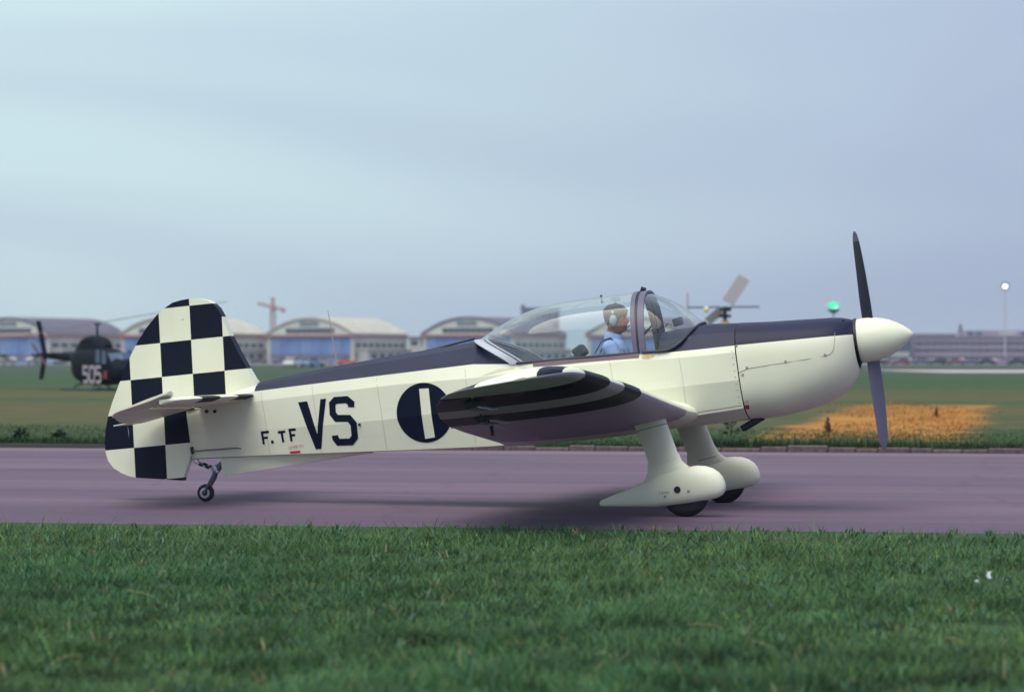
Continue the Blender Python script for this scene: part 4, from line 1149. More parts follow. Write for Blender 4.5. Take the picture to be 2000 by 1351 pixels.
# ripe orange patch
poly = np.array([(3.6,38.2),(5.0,37.9),(6.6,38.2),(7.4,40.5),(8.4,45),(9.6,52),(11.0,60),(12.0,67),(10.4,70),(8.6,66),(8.2,60),(7.2,57),(6.8,52),(6.4,48),(5.0,43)])
def inside(x, y):
    c_ = np.zeros(len(x), bool); j = len(poly)-1
    for i in range(len(poly)):
        xi, yi = poly[i]; xj, yj = poly[j]
        c_ ^= ((yi > y) != (yj > y)) & (x < (xj-xi)*(y-yi)/(yj-yi) + xi); j = i
    return c_
N = 36000
X = rng.uniform(2.6, 14.2, N); Y = rng.uniform(36.5, 78, N)
jx = .55*lump(X, Y, .8, 31) + .25*lump(X, Y, 2.5, 32); jy = 1.6*lump(X, Y, .5, 33)
keep = inside(X + jx, Y + jy) & (rng.uniform(0, 1, N) < np.clip(.75 + .35*lump(X, Y*.6, 1.3, 34), .12, 1))
X, Y = X[keep], Y[keep]; n = len(X)
hh = np.clip(rng.gamma(7, .006, n), .02, .09)
k1 = np.clip(rng.uniform(0, 1, n) + .3*lump(X, Y, 1.5, 35), 0, 1)[:,None]
T = np.array([.34,.15,.04])*(1-k1) + np.array([.48,.235,.065])*k1
gm = (rng.uniform(0, 1, n) < .16)[:,None]; T = np.where(gm, np.array([.09,.10,.045]), T)
T *= rng.uniform(.75, 1.25, n)[:,None]
o = blades('orange_meadow_flowers', np.stack([X, Y, np.full(n, FIELD_Z-.012)], 1), hh, rng.uniform(.009, .02, n)*(1 + (Y-37)/50), rng.uniform(0, 6.28, n), rng.uniform(.1, .7, n), T, M_blade)
tag(o, 'ripe orange patch of wild growth in the field under the propeller', 'wild plants', kind='stuff')
# dark weeds standing in the orange patch, each with leaves of its own
def weed(x, y, hgt, spread, label, tint=(.13,.085,.045)):
    e = empty('weed_plant', (x, y, FIELD_Z - .01)); tag(e, label, 'plant', 'dark weeds in the field')
    MB().tube([(0,0,0),(.01,.01,hgt*.5),(.0,.0,hgt)], [.012,.009,.004], 5).build('stem', mat('weed_stem', tint, .8), e)
    m = MB()
    for k in range(120):
        a = random.uniform(0, 6.28); z = hgt*random.uniform(.05, 1)**.8; r_ = spread*(1.1 - .75*z/hgt)*random.uniform(.3, 1)
        p = Vector((math.cos(a)*r_*.3, math.sin(a)*r_*.3, z)); q = p + Vector((math.cos(a)*r_, math.sin(a)*r_, random.uniform(-.02, .06)))
        s_ = Vector((-math.sin(a), math.cos(a), .3))*random.uniform(.012, .022)
        mid = (p+q)/2 + Vector((0,0,.02))
        m.add([p, mid+s_, q, mid-s_], [(0,1,2,3)])
    m.build('foliage', mat('weed_leaf', tint, .8, var=.3, vscale=8), e, fix=False)
def wx(px, Z): return (px - 1000)/4900.*Z
weed(wx(1617, 40.5), 40.5, .24, .08, 'small dark weed in the orange patch left of the propeller tip')
weed(wx(1829, 52), 52, .18, .06, 'faint dark weed in the orange patch right of the propeller')
weed(wx(1428, 39.2), 39.2, .36, .2, 'dark leafy weed behind the kerb near the exhaust pipes', (.03,.06,.04))
weed(wx(42, 37.3), 37.3, .17, .2, 'leftmost low dark weed growing over the far kerb', (.022,.05,.035))
weed(wx(118, 37.2), 37.2, .15, .2, 'low dark weed over the far kerb, left of the rudder', (.022,.05,.035))
MB().tube([(0,0,0),(.005,0,.28)], .012, 6)
mk = MB().tube([(0,0,0),(.004,0,.20),(0,0,.42)], [.018,.016,.014], 8).build('marker_post', mat('yellow_post', (.36,.20,.05), .7))
mk.location = (wx(1727, 36.6), 36.1, .0); tag(mk, 'short yellow marker stick at the kerb under the propeller tip', 'marker')

# litter and dry stalks lying in the verge
M_straw = mat('dry_straw', (.30,.26,.14), .7)
def straw(px, py, L, az, el, label, bendy=.005, r_=.0017, mt=M_straw):
    Z = 4900*EYE/(py-700) * .955
    x = wx(px, Z); m = MB(); dv = Vector((math.cos(az)*math.cos(el), math.sin(az)*math.cos(el), math.sin(el)))
    pts = [dv*L*(t-.5) + Vector((0,0,bendy*4*t*(1-t))) for t in (0,.25,.5,.75,1)]
    m.tube(pts, [r_*.7, r_, r_, r_*.9, r_*.5], 5)
    o = m.build('straw', mt, smooth=60); o.location = (x, Z, .075 + abs(L*.5*math.sin(el))); tag(o, label, 'straw', 'dry stalks in the turf')
straw(274, 1171, .17, R(-8), R(-12), 'long straight pale straw in the turf at the left')
straw(1378, 1234, .17, R(10), R(-8), 'curved pale straw lying below the near wheel', .010)
straw(1490, 1272, .09, R(-15), R(-20), 'short straw right of the curved one')
straw(1869, 1267, .10, R(0), R(-18), 'reddish bent straw at the lower right', .012, mt=mat('red_straw', (.42,.22,.11), .7))
straw(1962, 1332, .10, R(80), R(70), 'upright pale stalk in the bottom right corner', .0, .0022)
straw(135, 1240, .07, R(100), R(65), 'upright short stalk at the far left', .0, .0022)
straw(130, 1306, .14, R(15), R(14), 'straw leaning to the right in the lower left turf', .02)
straw(897, 1306, .10, R(95), R(62), 'upright dry stalk in the bottom middle', .003, .0022)
straw(1180, 1294, .08, R(-10), R(-12), 'short pale straw in the bottom middle', .02)
M_paper = mat('white_paper', (.50,.52,.58), .7)
def scrap(px, py, w_, h_, az, label):
    Z = 4900*EYE/(py-700)*.955; m = MB(); g_ = 5; vs = []; fs = []
    for i in range(g_):
        for j in range(g_):
            vs.append(((i/(g_-1)-.5)*w_, random.uniform(-.008,.008)+.012*math.sin(i*1.7), (j/(g_-1)-.5)*h_ + random.uniform(-.004,.004)))
    for i in range(g_-1):
        for j in range(g_-1): fs.append((i*g_+j, (i+1)*g_+j, (i+1)*g_+j+1, i*g_+j+1))
    m.add(vs, fs); o = m.build('paper_scrap', M_paper); o.location = (wx(px, Z), Z, .085); o.rotation_euler = (R(-35), az, R(20))
    sd__ = o.modifiers.new('thick', 'SOLIDIFY'); sd__.thickness = .0015
    tag(o, label, 'litter', 'white litter in the turf')
scrap(1931, 1132, .022, .05, R(25), 'crumpled white paper scrap in the turf at the right')
scrap(1908, 1143, .024, .015, R(8), 'smaller white scrap left of the paper scrap')

# ------------------------------------------------------------------ hangars across the airfield
M_cream = mat('hangar_cream_wall', (.43,.42,.40), .85, var=.12, vscale=.2)
M_gable = mat('hangar_pale_gable', (.55,.55,.50), .85, var=.08, vscale=.3)
M_door = mat('hangar_blue_door', (.115,.20,.44), .7, var=.12, vscale=.4)
M_door2 = mat('hangar_blue_door_faded', (.15,.235,.46), .7, var=.12, vscale=.4)
M_kick = mat('hangar_door_base', (.14,.12,.20), .8)
M_lintel = mat('hangar_red_band', (.30,.12,.14), .8)
M_roofd = mat('hangar_dark_roof', (.115,.095,.145), .85, var=.15, vscale=.3)
M_roofp = mat('hangar_pale_roof', (.46,.43,.37), .85, var=.1, vscale=.3)
M_pane = mat('far_window_glass', (.05,.055,.085), .25)
M_signb = mat('gable_sign', (.17,.22,.24), .6, var=.5, vscale=1.2)
def hangar(corner_px, Z, W, L, roof_m, sign, label, side_len=None):
    e = empty('hangar', (0,0,0), (0,0,R(-30)))
    c_ = Vector((wx(corner_px, Z), Z, FIELD_Z)); e.location = c_ - Matrix.Rotation(R(-30), 3, 'Z') @ Vector((W, 0, 0))
    tag(e, label, 'hangar', 'vaulted hangars across the airfield')
    EV, TOP = 8.0, 12.5
    def arch(x):
        h_ = TOP - EV; r_ = (W*W/4 + h_*h_)/(2*h_); return EV + math.sqrt(max(0, r_*r_ - (x-W/2)**2)) - (r_ - h_)
    MB().box((0,.4,0), (1.2,.9,EV-.6)).build('front_pier', M_cream, e); MB().box((W-1.2,.4,0), (W,.9,EV-.6)).build('front_pier', M_cream, e)
    nleaf = 8; lw = (W-2.4)/nleaf
    for k in range(nleaf):
        x0 = 1.2 + k*lw; yo = .55 + .12*(k % 2)
        dl = MB().box((x0+.03, yo, .05), (x0+lw-.03, yo+.12, EV-.7)).build('door_leaf', M_door if k % 3 else M_door2, e)
        MB().box((x0+.05, yo-.03, 1.1), (x0+lw-.05, yo, 2.5)).build('kick_panel', M_kick, dl)
        MB().box((x0+lw*.46, yo-.05, 2.6), (x0+lw*.54, yo, EV-.8)).build('door_rib', M_door2, dl)
    MB().box((-.4,-.1,EV-.7), (W+.4,.9,EV-.05)).build('lintel', M_lintel, e)
    n = 24; pts = [(W*k/n, arch(W*k/n)) for k in range(n+1)]
    gb = MB().prism([(W,EV-.05)] + [(0,EV-.05)] + pts[1:-1] , 1, .3, .6).build('gable', M_gable, e)
    nw = 9; ww = W*.56/nw
    for k in range(nw):
        x0 = W*.22 + k*ww
        wn_ = MB().box((x0+.08, .22, EV+.35), (x0+ww-.08, .30, EV+1.75)).build('window', M_pane, gb)
        MB().box((x0+ww/2-.05, .18, EV+.35), (x0+ww/2+.05, .22, EV+1.75)).build('mullion', M_kick, wn_)
    if sign:
        MB().box((W*.38, .18, EV+2.3), (W*.60, .297, EV+3.7)).build('sign_board', M_signb, gb)
    rf = MB(); rr = []
    for k in range(n+1):
        x = -.3 + (W+.6)*k/n; z = arch(min(max(x,0),W))
        rr.append([(x, -.2, z+.02), (x, L, z+.02), (x, L, z+.4), (x, -.2, z+.4)])
    rf.loft(rr, True, True, True); roof = rf.build('roof', roof_m, e, smooth=30)
    sl = side_len or L
    MB().box((W-.3,.9,0), (W,sl,EV-.05)).build('side_wall', M_cream, e)
    MB().box((0,.9,0), (.3,sl,EV-.05)).build('side_wall', M_cream, e)
    MB().box((.3,sl-.3,0), (W-.3,sl,EV-.05)).build('rear_wall', M_cream, e)
    MB().box((W,.6,EV-.75), (W+.25,sl,EV-.15)).build('side_band', M_lintel, e)
    nb_ = 8; bw = (sl-2.)/nb_
    for k in range(nb_):
        for z0, z1, mm in ((4.4,5.5,M_pane), (1.2,2.9,M_kick)):
            MB().box((W, 1.4+k*bw, z0), (W+.06, 1.4+k*bw+bw*.72, z1)).build('window', mm, e)
    an = MB().box((W+.01,2,0), (W+3.5,sl-3,3.6)).build('annex', M_cream, e)
    MB().box((W+.0,1.8,3.6), (W+3.8,sl-2.8,3.85)).build('annex_roof', M_roofp, an)
    for k in range(5):
        MB().box((W+3.5, 4+k*4.2, 1.1), (W+3.56, 6.6+k*4.2, 2.6)).build('window', M_pane, an)
    return e
hangar(95, 700, 29.7, 34, M_roofd, True, 'leftmost hangar, dark vaulted roof, behind the parked helicopter')
hangar(398, 702, 29.7, 30, M_roofp, False, 'hangar half hidden behind the checkered tail')
hangar(690, 700, 29.7, 28, M_roofp, True, 'pale roofed blue door hangar behind the whip aerial')
hangar(1003, 690, 29.7, 30, M_roofd, True, 'dark roofed hangar just behind the canopy')
hangar(1330, 695, 29.7, 30, M_roofd, False, 'rightmost hangar, seen through the cockpit behind the pilot')

# office block behind the hangars
ob = empty('office_block', (wx(1018, 880), 880, FIELD_Z)); tag(ob, 'tall mauve block rising behind the hangars, left of the canopy top', 'building')
M_mauve = mat('mauve_facade', (.20,.17,.27), .85, var=.1, vscale=.2)
MB().box((0,0,0), (13.5,12,18.6)).build('wall', M_mauve, ob)
MB().box((-.3,-.3,18.6), (13.8,12.3,19.1)).build('roof', M_roofd, ob)
MB().box((.0,2,19.1), (1.4,5,20.2)).build('lift_tower', M_mauve, ob)
for r_ in range(5):
    for c_ in range(6):
        MB().box((.7+c_*2.15, -.08, 3+r_*3.1), (2.2+c_*2.15, 0, 4.8+r_*3.1)).build('window', M_pane, ob)
# low sheds between the hangars
for px, Z, w_, h_, lab in ((430, 820, 30, 9.6, 'flat grey shed roof between two hangars, below the crane'), (798, 800, 14, 8.2, 'narrow pale shed in the gap between two hangars')):
    s_ = empty('shed', (wx(px, Z), Z, FIELD_Z)); tag(s_, lab, 'shed')
    MB().box((0,0,0), (w_,10,h_-.5)).build('wall', M_cream, s_); MB().box((-.4,-.4,h_-.5), (w_+.4,10.4,h_)).build('roof', M_roofd, s_)
    for k in range(int(w_/3.2)): MB().box((.8+k*3.1,-.07,h_-2.8), (2.9+k*3.1,0,h_-1.3)).build('window', M_pane, s_)

# tower crane
M_crane = mat('crane_red', (.42,.24,.25), .7)
cr_ = empty('tower_crane', (wx(533, 820), 820, FIELD_Z)); tag(cr_, 'pinkish red tower crane above the hangar roofs', 'crane')
def lattice(m, a, b_, w_, seg, up=(0,1,0)):
    a, b_ = Vector(a), Vector(b_); d = (b_-a).normalized(); s1 = d.cross(Vector(up)).normalized()*w_/2; s2 = d.cross(s1).normalized()*w_/2
    cs = [s1+s2, s1-s2, -s1-s2, -s1+s2]
    for c_ in cs: m.tube([a+c_, b_+c_], .17, 4)
    for k in range(seg):
        p, q = a.lerp(b_, k/seg), a.lerp(b_, (k+1)/seg)
        for i in range(4): m.tube([p+cs[i], q+cs[(i+1)%4]], .12, 4)
m = MB(); lattice(m, (0,0,0), (0,0,18.6), 1.4, 14); mast = m.build('mast', M_crane, cr_)
m = MB(); lattice(m, (0,0,18.4), (0,0,21.2), .8, 3); m.build('mast_head', M_crane, cr_)
m = MB(); lattice(m, (-5.1,2,19.3), (3.6,-1.4,17.2), .75, 9); m.build('jib', M_crane, cr_)
MB().box((-.7,-.6,-.8), (.7,.6,.5), org=(3.5,-1.3,17.0)).build('counterweight', M_crane, cr_)
MB().box((-.6,-.6,0), (.6,.6,1.3), org=(.0,-1.0,17.0)).build('cab', M_crane, cr_)

# terminal on the right
M_span = mat('terminal_spandrel', (.27,.21,.30), .85, var=.12, vscale=.1)
M_tglass = mat('terminal_glass', (.055,.075,.16), .3, var=.3, vscale=.25)
tb_ = empty('terminal_building', (wx(1783, 1000), 1000, FIELD_Z)); tag(tb_, 'long low terminal with dark window bands right of the spinner', 'building')
LW = 74
MB().box((.5,.5,0), (LW-.5,20,9.3)).build('core', M_tglass, tb_)
for z0, z1 in ((7.7,9.6),(5.0,6.6),(2.0,3.9)):
    MB().box((0,0,z0), (LW,20.4,z1)).build('spandrel', M_span, tb_)
for k in range(25):
    MB().box((1+k*3.0,.25,.0), (1.35+k*3.0,.49,9.2)).build('mullion', M_span, tb_)
MB().box((-.3,-.4,9.6), (LW,20.8,10.1)).build('roof', M_span, tb_)
pu = MB().box((2,4,10.1), (18,18,11.1)).build('roof_storey', M_roofd, tb_)
pu = MB().box((21,4,10.1), (LW-2,18,12.4)).build('roof_storey', M_span, tb_)
for x0 in (22.5, 26.0, 44.0):
    MB().box((x0,3.9,10.4), (x0+2.2,4,12.0)).build('roof_window', M_tglass, pu)
MB().box((35,3.8,10.6), (42,4,12.0)).build('roof_panel', M_cream, pu)
tb2 = empty('annex_building', (wx(1735, 990), 990, FIELD_Z)); tag(tb2, 'small dark blue building joined to the terminal beside the spinner tip', 'building')
MB().box((0,0,0), (9.2,12,8.6)).build('wall', M_tglass, tb2); MB().box((-.3,-.3,8.6), (9.4,12.3,9.0)).build('roof', M_roofd, tb2)
MB().box((1,-.3,2.0), (8.2,0,3.8)).build('canopy', M_cream, tb2)
# conifer rising behind the terminal
tr_ = empty('conifer_tree', (wx(1876, 1045), 1045, FIELD_Z)); tag(tr_, 'lone pointed dark tree above the terminal roof', 'tree')
MB().tube([(0,0,0),(.05,0,8),(0,0,15.5)], [.35,.25,.05], 8).build('trunk', mat('bark', (.06,.05,.05), .9), tr_)
m = MB()
for k in range(1500):
    z = random.uniform(3, 15.6); a = random.uniform(0, 6.28); rm = 2.3*(1 - (z-3)/13.2) + .15; r_ = rm*random.uniform(.35, 1)
    p = Vector((r_*math.cos(a), r_*math.sin(a), z)); s_ = random.uniform(.18, .45)
    d1 = Vector((math.cos(a), math.sin(a), -.5))*s_; d2 = Vector((-math.sin(a), math.cos(a), random.uniform(-.4,.4)))*s_*.6
    m.add([p-d1*.3, p+d2, p+d1, p-d2], [(0,1,2,3)])
m.build('crown', mat('conifer_needles', (.03,.04,.055), .9, var=.3, vscale=2), tr_, fix=False)

# ------------------------------------------------------------------ parked cars
def make_car(paint):
    e = empty('parked_car')
    body = MB(); rr = []
    for x, w_, z0, z1 in ((-2.05,.68,.38,.68),(-1.95,.76,.28,.80),(-1.2,.80,.22,.86),(0,.81,.2,.88),(1.0,.80,.22,.86),(1.9,.74,.28,.74),(2.05,.64,.36,.60)):
        rr.append([(x,-w_,z0),(x,-w_,z1-.1),(x,-w_*.9,z1),(x,w_*.9,z1),(x,w_,z1-.1),(x,w_,z0)])
    body.loft(rr, True, True, True); body.build('body', paint, e, smooth=35)
    cb = MB(); cb.loft([[(-1.55,-.72,.84),(-1.55,.72,.84),(.75,.72,.84),(.75,-.72,.84)], [(-1.1,-.6,1.36),(-1.1,.6,1.36),(.15,.6,1.36),(.15,-.6,1.36)]], True, True, True)
    cab = cb.build('cabin', M_pane, e)
    MB().box((-1.1,-.6,1.36), (.15,.6,1.41)).build('roof', paint, e, bevel=.02)
    for x in (-1.3, 1.3):
        for y in (-.76, .76):
            MB().lathe([(-.09,.0),(-.09,.29),(.09,.29),(.09,0)], (x, y, .30), (0,1,0), 14).build('wheel', M_rubber, e, smooth=40)
    return e
CARC = {'dark blue': (.02,.03,.09), 'black': (.015,.015,.025), 'red': (.42,.04,.05), 'white': (.70,.70,.68), 'teal': (.03,.12,.18), 'grey': (.22,.20,.25), 'maroon': (.14,.03,.06), 'light blue': (.16,.26,.45), 'mauve': (.20,.14,.24)}
PAINT = {k: mat('car_paint_' + k.replace(' ', '_'), v, .3, coat=.5) for k, v in CARC.items()}
PROTO = {}
def car(px, Z, cname, rz, label, group):
    if cname not in PROTO:
        PROTO[cname] = e = make_car(PAINT[cname])
    else:
        e = copy_tree(PROTO[cname])
    e.location = (wx(px, Z), Z, FIELD_Z + .012); e.rotation_euler = (0, 0, rz); tag(e, label, 'car', group)
G1 = 'cars parked before the terminal'
row = [(1707,'dark blue'),(1730,'black'),(1752,'mauve'),(1776,'dark blue'),(1795,'black'),(1817,'maroon'),(1838,'red'),(1858,'light blue'),(1879,'mauve'),(1900,'black'),(1922,'dark blue'),(1943,'teal'),(1965,'grey'),(1990,'dark blue')]
ordn = ['first','second','third','fourth','fifth','sixth','seventh','eighth','ninth','tenth','eleventh','twelfth','thirteenth','fourteenth']
for k, (px, cn) in enumerate(row):
    car(px, 560 + 4*(k % 3), cn, R(90) + random.uniform(-.3, .3), '%s car parked before the terminal, %s of the back row from the left' % (cn, ordn[k]), G1)
for k, (px, cn) in enumerate([(1715,'black'),(1759,'maroon'),(1802,'dark blue'),(1830,'black'),(1868,'maroon'),(1893,'dark blue'),(1928,'black'),(1956,'mauve'),(1987,'black')]):
    car(px, 505, cn, R(180*(k % 2)) + random.uniform(-.15, .15), '%s car in the nearer row before the terminal, %s from the left' % (cn, ordn[k]), G1)
G2 = 'cars on the hangar apron'
for px, Z, cn, rz, lab in ((572, 345, 'white', R(75), 'white car in the grass field before the blue hangar doors'), (610, 350, 'light blue', R(60), 'light blue car beside the white car before the hangar'),
        (678, 480, 'red', R(5), 'bright red car behind the foot of the whip aerial'), (462, 560, 'maroon', R(0), 'maroon car just right of the fin before the hangar'),
        (505, 565, 'black', R(8), 'black car on the hangar apron right of the maroon one'), (548, 570, 'dark blue', R(180), 'dark blue car before the left of the blue hangar doors'),
        (635, 575, 'mauve', R(4), 'mauve car before the middle of the blue hangar doors'), (735, 570, 'grey', R(180), 'grey car right of the red car on the apron'),
        (118, 500, 'dark blue', R(80), 'dark blue car seen under the helicopter tail boom'), (96, 520, 'light blue', R(0), 'light blue car on the apron left of the helicopter cabin')):
    car(px, Z, cn, rz, lab, G2)

# ------------------------------------------------------------------ small parked aeroplanes at the far left
def small_plane(px, Z, rz, trim, label):
    e = empty('parked_aeroplane', (wx(px, Z), Z, FIELD_Z + .012), (0,0,rz)); tag(e, label, 'aeroplane', 'small aeroplanes parked by the hangars')
    m = MB(); rr = []
    for x, w_, z0, z1 in ((2.1,.25,.75,1.2),(1.9,.4,.62,1.35),(.9,.5,.55,1.5),(-.3,.5,.55,1.55),(-1.6,.3,.8,1.4),(-3.6,.08,1.05,1.3)):
        zc, h_ = (z0+z1)/2, (z1-z0)/2
        rr.append([(x, w_*math.cos(a), zc+h_*math.sin(a)) for a in (2*math.pi*k/14 for k in range(14))])
    m.loft(rr, True, True, True); m.build('fuselage', M_gable, e, smooth=50)
    m = MB(); m.loft([[(.5,.9,1.80),(.5,.9,1.86)][:0] or [(.9,.45,1.9),(-.5,.45,1.9),(-.5,.45,2.0),(.9,.45,2.02)], [(.8,4.6,2.0),(-.35,4.6,2.0),(-.35,4.6,2.06),(.8,4.6,2.08)]], True, True, True); m.build('wing', M_gable, e)
    m = MB(); m.loft([[(.9,-.45,1.9),(-.5,-.45,1.9),(-.5,-.45,2.0),(.9,-.45,2.02)], [(.8,-4.6,2.0),(-.35,-4.6,2.0),(-.35,-4.6,2.06),(.8,-4.6,2.08)]], True, True, True); m.build('wing', M_gable, e)
    MB().box((-.5,-.45,1.9), (.9,.45,2.03)).build('wing_centre', M_gable, e)
    MB().loft([[(.6,-.44,1.4),(.6,.44,1.4),(-.9,.44,1.4),(-.9,-.44,1.4)], [(.2,-.4,1.92),(.2,.4,1.92),(-.7,.4,1.92),(-.7,-.4,1.92)]], True, True, True).build('cabin_glass', M_pane, e)
    MB().prism([(-3.7,1.15),(-2.9,1.2),(-3.4,2.15),(-3.85,2.15)], 1, -.04, .04).build('fin', trim, e)
    MB().box((-3.7,-1.4,1.22), (-3.0,1.4,1.29)).build('tailplane', trim, e)
    for p in ((1.5,0),(0,-.9),(0,.9)):
        MB().lathe([(-.07,0),(-.07,.2),(.07,.2),(.07,0)], (p[0],p[1],.2), (0,1,0), 12).build('wheel', M_rubber, e)
        MB().tube([(p[0],p[1],.2),(p[0]*.9,p[1]*.4,.9)], .04, 5).build('strut', M_pale, e)
small_plane(8, 430, R(12), mat('orange_trim', (.55,.16,.06), .5), 'white high wing aeroplane with orange tail at the left edge')
small_plane(72, 470, R(172), mat('grey_trim', (.4,.4,.45), .5), 'white parked aeroplane seen below the helicopter tail rotor')

# ------------------------------------------------------------------ helicopters
M_olive = mat('dark_green_helicopter_paint', (.005,.008,.016), .7, spec=.12)
M_hgl = mat('helicopter_window', (.06,.09,.17), .25)
def helicopter(loc, rz, paint, label, number, blade_m, rotor):
    e = empty('helicopter', loc, (0,0,rz)); tag(e, label, 'helicopter', 'helicopters parked in the field')
    m = MB(); rr = []
    for x, w_, z0, z1 in ((2.75,.10,.85,1.05),(2.62,.36,.68,1.22),(2.3,.55,.56,1.45),(1.8,.64,.48,1.70),(1.1,.67,.44,1.86),(.2,.67,.44,1.90),(-.5,.67,.46,1.88),(-1.05,.62,.58,1.84),(-1.5,.44,.92,1.76),(-2.0,.25,1.28,1.70)):
        zc, h_ = (z0+z1)/2, (z1-z0)/2
        rr.append([(x, w_*math.copysign(abs(math.cos(a))**.7, math.cos(a)), zc+h_*math.copysign(abs(math.sin(a))**.75, math.sin(a))) for a in (2*math.pi*k/20 for k in range(20))])
    m.loft(rr, True, True, True); cab = m.build('cabin', paint, e, smooth=50)
    for x0, x1, zz in ((1.80,2.24,1.26),(1.25,1.70,1.30)):
        for s_ in (-1, 1):
            yy_ = .68 if x1 < 1.5 else .665
            m = MB().prism([(x0+.05,zz),(x1,zz),(x1-.08,zz+.48),(x0+.10,zz+.50)], 1, s_*yy_-.012, s_*yy_+.012); m.build('window', M_hgl, cab)
    ws_ = MB(); ws_.loft([[(2.50,-.42,1.06),(2.62,0,1.08),(2.50,.42,1.06)], [(2.02,-.50,1.66),(2.12,0,1.70),(2.02,.50,1.66)]], False); ws_.build('windscreen', M_hgl, cab, fix=False)
    m = MB(); rr = []
    for x, w_, z0, z1 in ((.95,.22,1.80,2.0),(.6,.36,1.8,2.22),(-.1,.40,1.8,2.36),(-.8,.38,1.75,2.28),(-1.5,.25,1.65,2.0),(-1.9,.15,1.6,1.75)):
        rr.append([(x,-w_,z0),(x,-w_*.9,z1-.12),(x,-w_*.5,z1),(x,w_*.5,z1),(x,w_*.9,z1-.12),(x,w_,z0)])
    m.loft(rr, True, True, True); m.build('engine_cowl', paint, e, smooth=40)
    MB().tube([(-1.8,0,1.52),(-3.4,0,1.55),(-5.4,0,1.60)], [.22,.16,.10], 14).build('tail_boom', paint, e, smooth=60)
    MB().prism([(-5.15,1.62),(-4.85,1.62),(-5.50,2.98),(-5.80,2.98)] if number else [(-5.15,1.62),(-4.85,1.62),(-5.10,2.4),(-5.35,2.4)], 1, -.045, .045).build('fin', paint, e)
    MB().prism([(-5.2,1.58),(-4.85,1.58),(-5.25,.62),(-5.52,.62)], 1, -.04, .04).build('fin', paint, e)
    MB().box((-4.1,-.95,1.58), (-3.6,.95,1.64)).build('tailplane', paint, e)
    for s_ in (-1, 1):
        sk = MB().tube([(-1.5,s_*.85,.27),(-.2,s_*.85,.27),(1.7,s_*.85,.27),(2.1,s_*.85,.38)], .045, 8).build('skid', M_dark, e, smooth=60)
        for x in (-.5, 1.2):
            MB().tube([(x,s_*.85,.24),(x,s_*.62,.45),(x,s_*.3,.52)], .035, 8).build('skid_strut', M_dark, sk, smooth=60)
    MB().lathe([(0,.06),(.55,.04)], (0,0,2.25), (0,0,1), 12, cap1=True).build('mast', M_dark, e, smooth=50)
    rotor(e, blade_m)
    if number:
        m = MB()
        for k, dg in enumerate(number):
            w5, h5 = .42, .56
            pth = {'5': [(1,1),(0,1),(0,.55),(.8,.55),(1,.4),(1,.15),(.85,0),(0,0)], '0': [(.5,1),(.12,1),(0,.85),(0,.15),(.12,0),(.88,0),(1,.15),(1,.85),(.88,1),(.5,1)]}[dg]
            for p in stroke([(.26 + k*.58 + a*w5, .58 + b2*h5) for a, b2 in pth], .062): m.add([(x, -.705, z) for x, z in p], [tuple(range(len(p)))])
        nb2 = m.build('number', mat('number_paint', (.36,.31,.37), .6), cab, fix=False)
        MB().box((1.95,-.64,.70), (2.2,-.60,1.0)).build('emblem', mat('emblem_red', (.20,.03,.05), .6), cab)
    return e
def rotor1(e, bmz):
    hub = MB().box((-.24,-.06,-.04), (.24,.06,.04), org=(0,0,2.80)).build('rotor_hub', M_dark, e, bevel=.03)
    for s_ in (-1, 1):
        m = MB()
        d = Vector((math.cos(R(62)), math.sin(R(62)), .17))*s_; w_ = Vector((-math.sin(R(62)), math.cos(R(62)), 0))*.16
        p, q = Vector((0,0,2.82)) + d*.3, Vector((0,0,2.82)) + d*5.0
        m.loft([[p-w_, p+w_, p+w_+Vector((0,0,.03)), p-w_+Vector((0,0,.03))], [q-w_, q+w_, q+w_+Vector((0,0,.02)), q-w_+Vector((0,0,.02))]], True, True, True)
        m.build('rotor_blade', bmz, hub)
    th = MB().lathe([(-.08,.06),(.12,.06)], (-5.15,-.14,1.63), (0,1,0), 10, cap0=True, cap1=True).build('tail_rotor_hub', M_dark, e)
    for s_ in (-1, 1):
        a = R(148)
        p = Vector((-5.15,-.2,1.63)); q = p + Vector((math.cos(a),0,math.sin(a)))*.82*s_; w_ = Vector((-math.sin(a),0,math.cos(a)))*.07
        m = MB(); m.loft([[p-w_, p+w_, p+w_+Vector((0,.02,0)), p-w_+Vector((0,.02,0))], [q-w_, q+w_, q+w_+Vector((0,.02,0)), q-w_+Vector((0,.02,0))]], True, True, True)
        m.build('tail_rotor_blade', mat('tail_blade_red', (.13,.06,.07), .6), th)
helicopter((wx(190,97), 97, FIELD_Z - .24), R(-56), M_olive, 'dark green helicopter with large white number beside the checkered fin', '505', mat('rotor_blade_grey', (.28,.27,.30), .5), rotor1)
def rotor2(e, bmz):
    hub = MB().box((-.42,-.16,-.08), (.42,.16,.10), org=(0,0,3.18)).build('rotor_hub', M_dark, e, bevel=.04)
    MB().lathe([(0,.08),(.55,.07)], (0,0,2.75), (0,0,1), 12, cap1=True).build('swash_plate', M_dark, hub, smooth=50)
    MB().box((-.2,-.2,0), (.2,.2,.12), org=(0,0,2.86)).build('swash_ring', M_dark, hub, bevel=.02)
    def bl(d, L, w_, th, up, mz, nm='rotor_blade'):
        d = Vector(d).normalized(); wv = Vector(up).normalized()*w_/2; nv = d.cross(wv).normalized()*th
        p, q = Vector((0,0,3.27)) + d*.25, Vector((0,0,3.27)) + d*L
        m = MB(); m.loft([[p-wv, p+wv, p+wv+nv, p-wv+nv], [q-wv, q+wv, q+wv+nv, q-wv+nv]], True, True, True); return m.build(nm, mz, hub)
    return bl
grey_b = mat('rotor_blade_pale', (.34,.31,.34), .5)
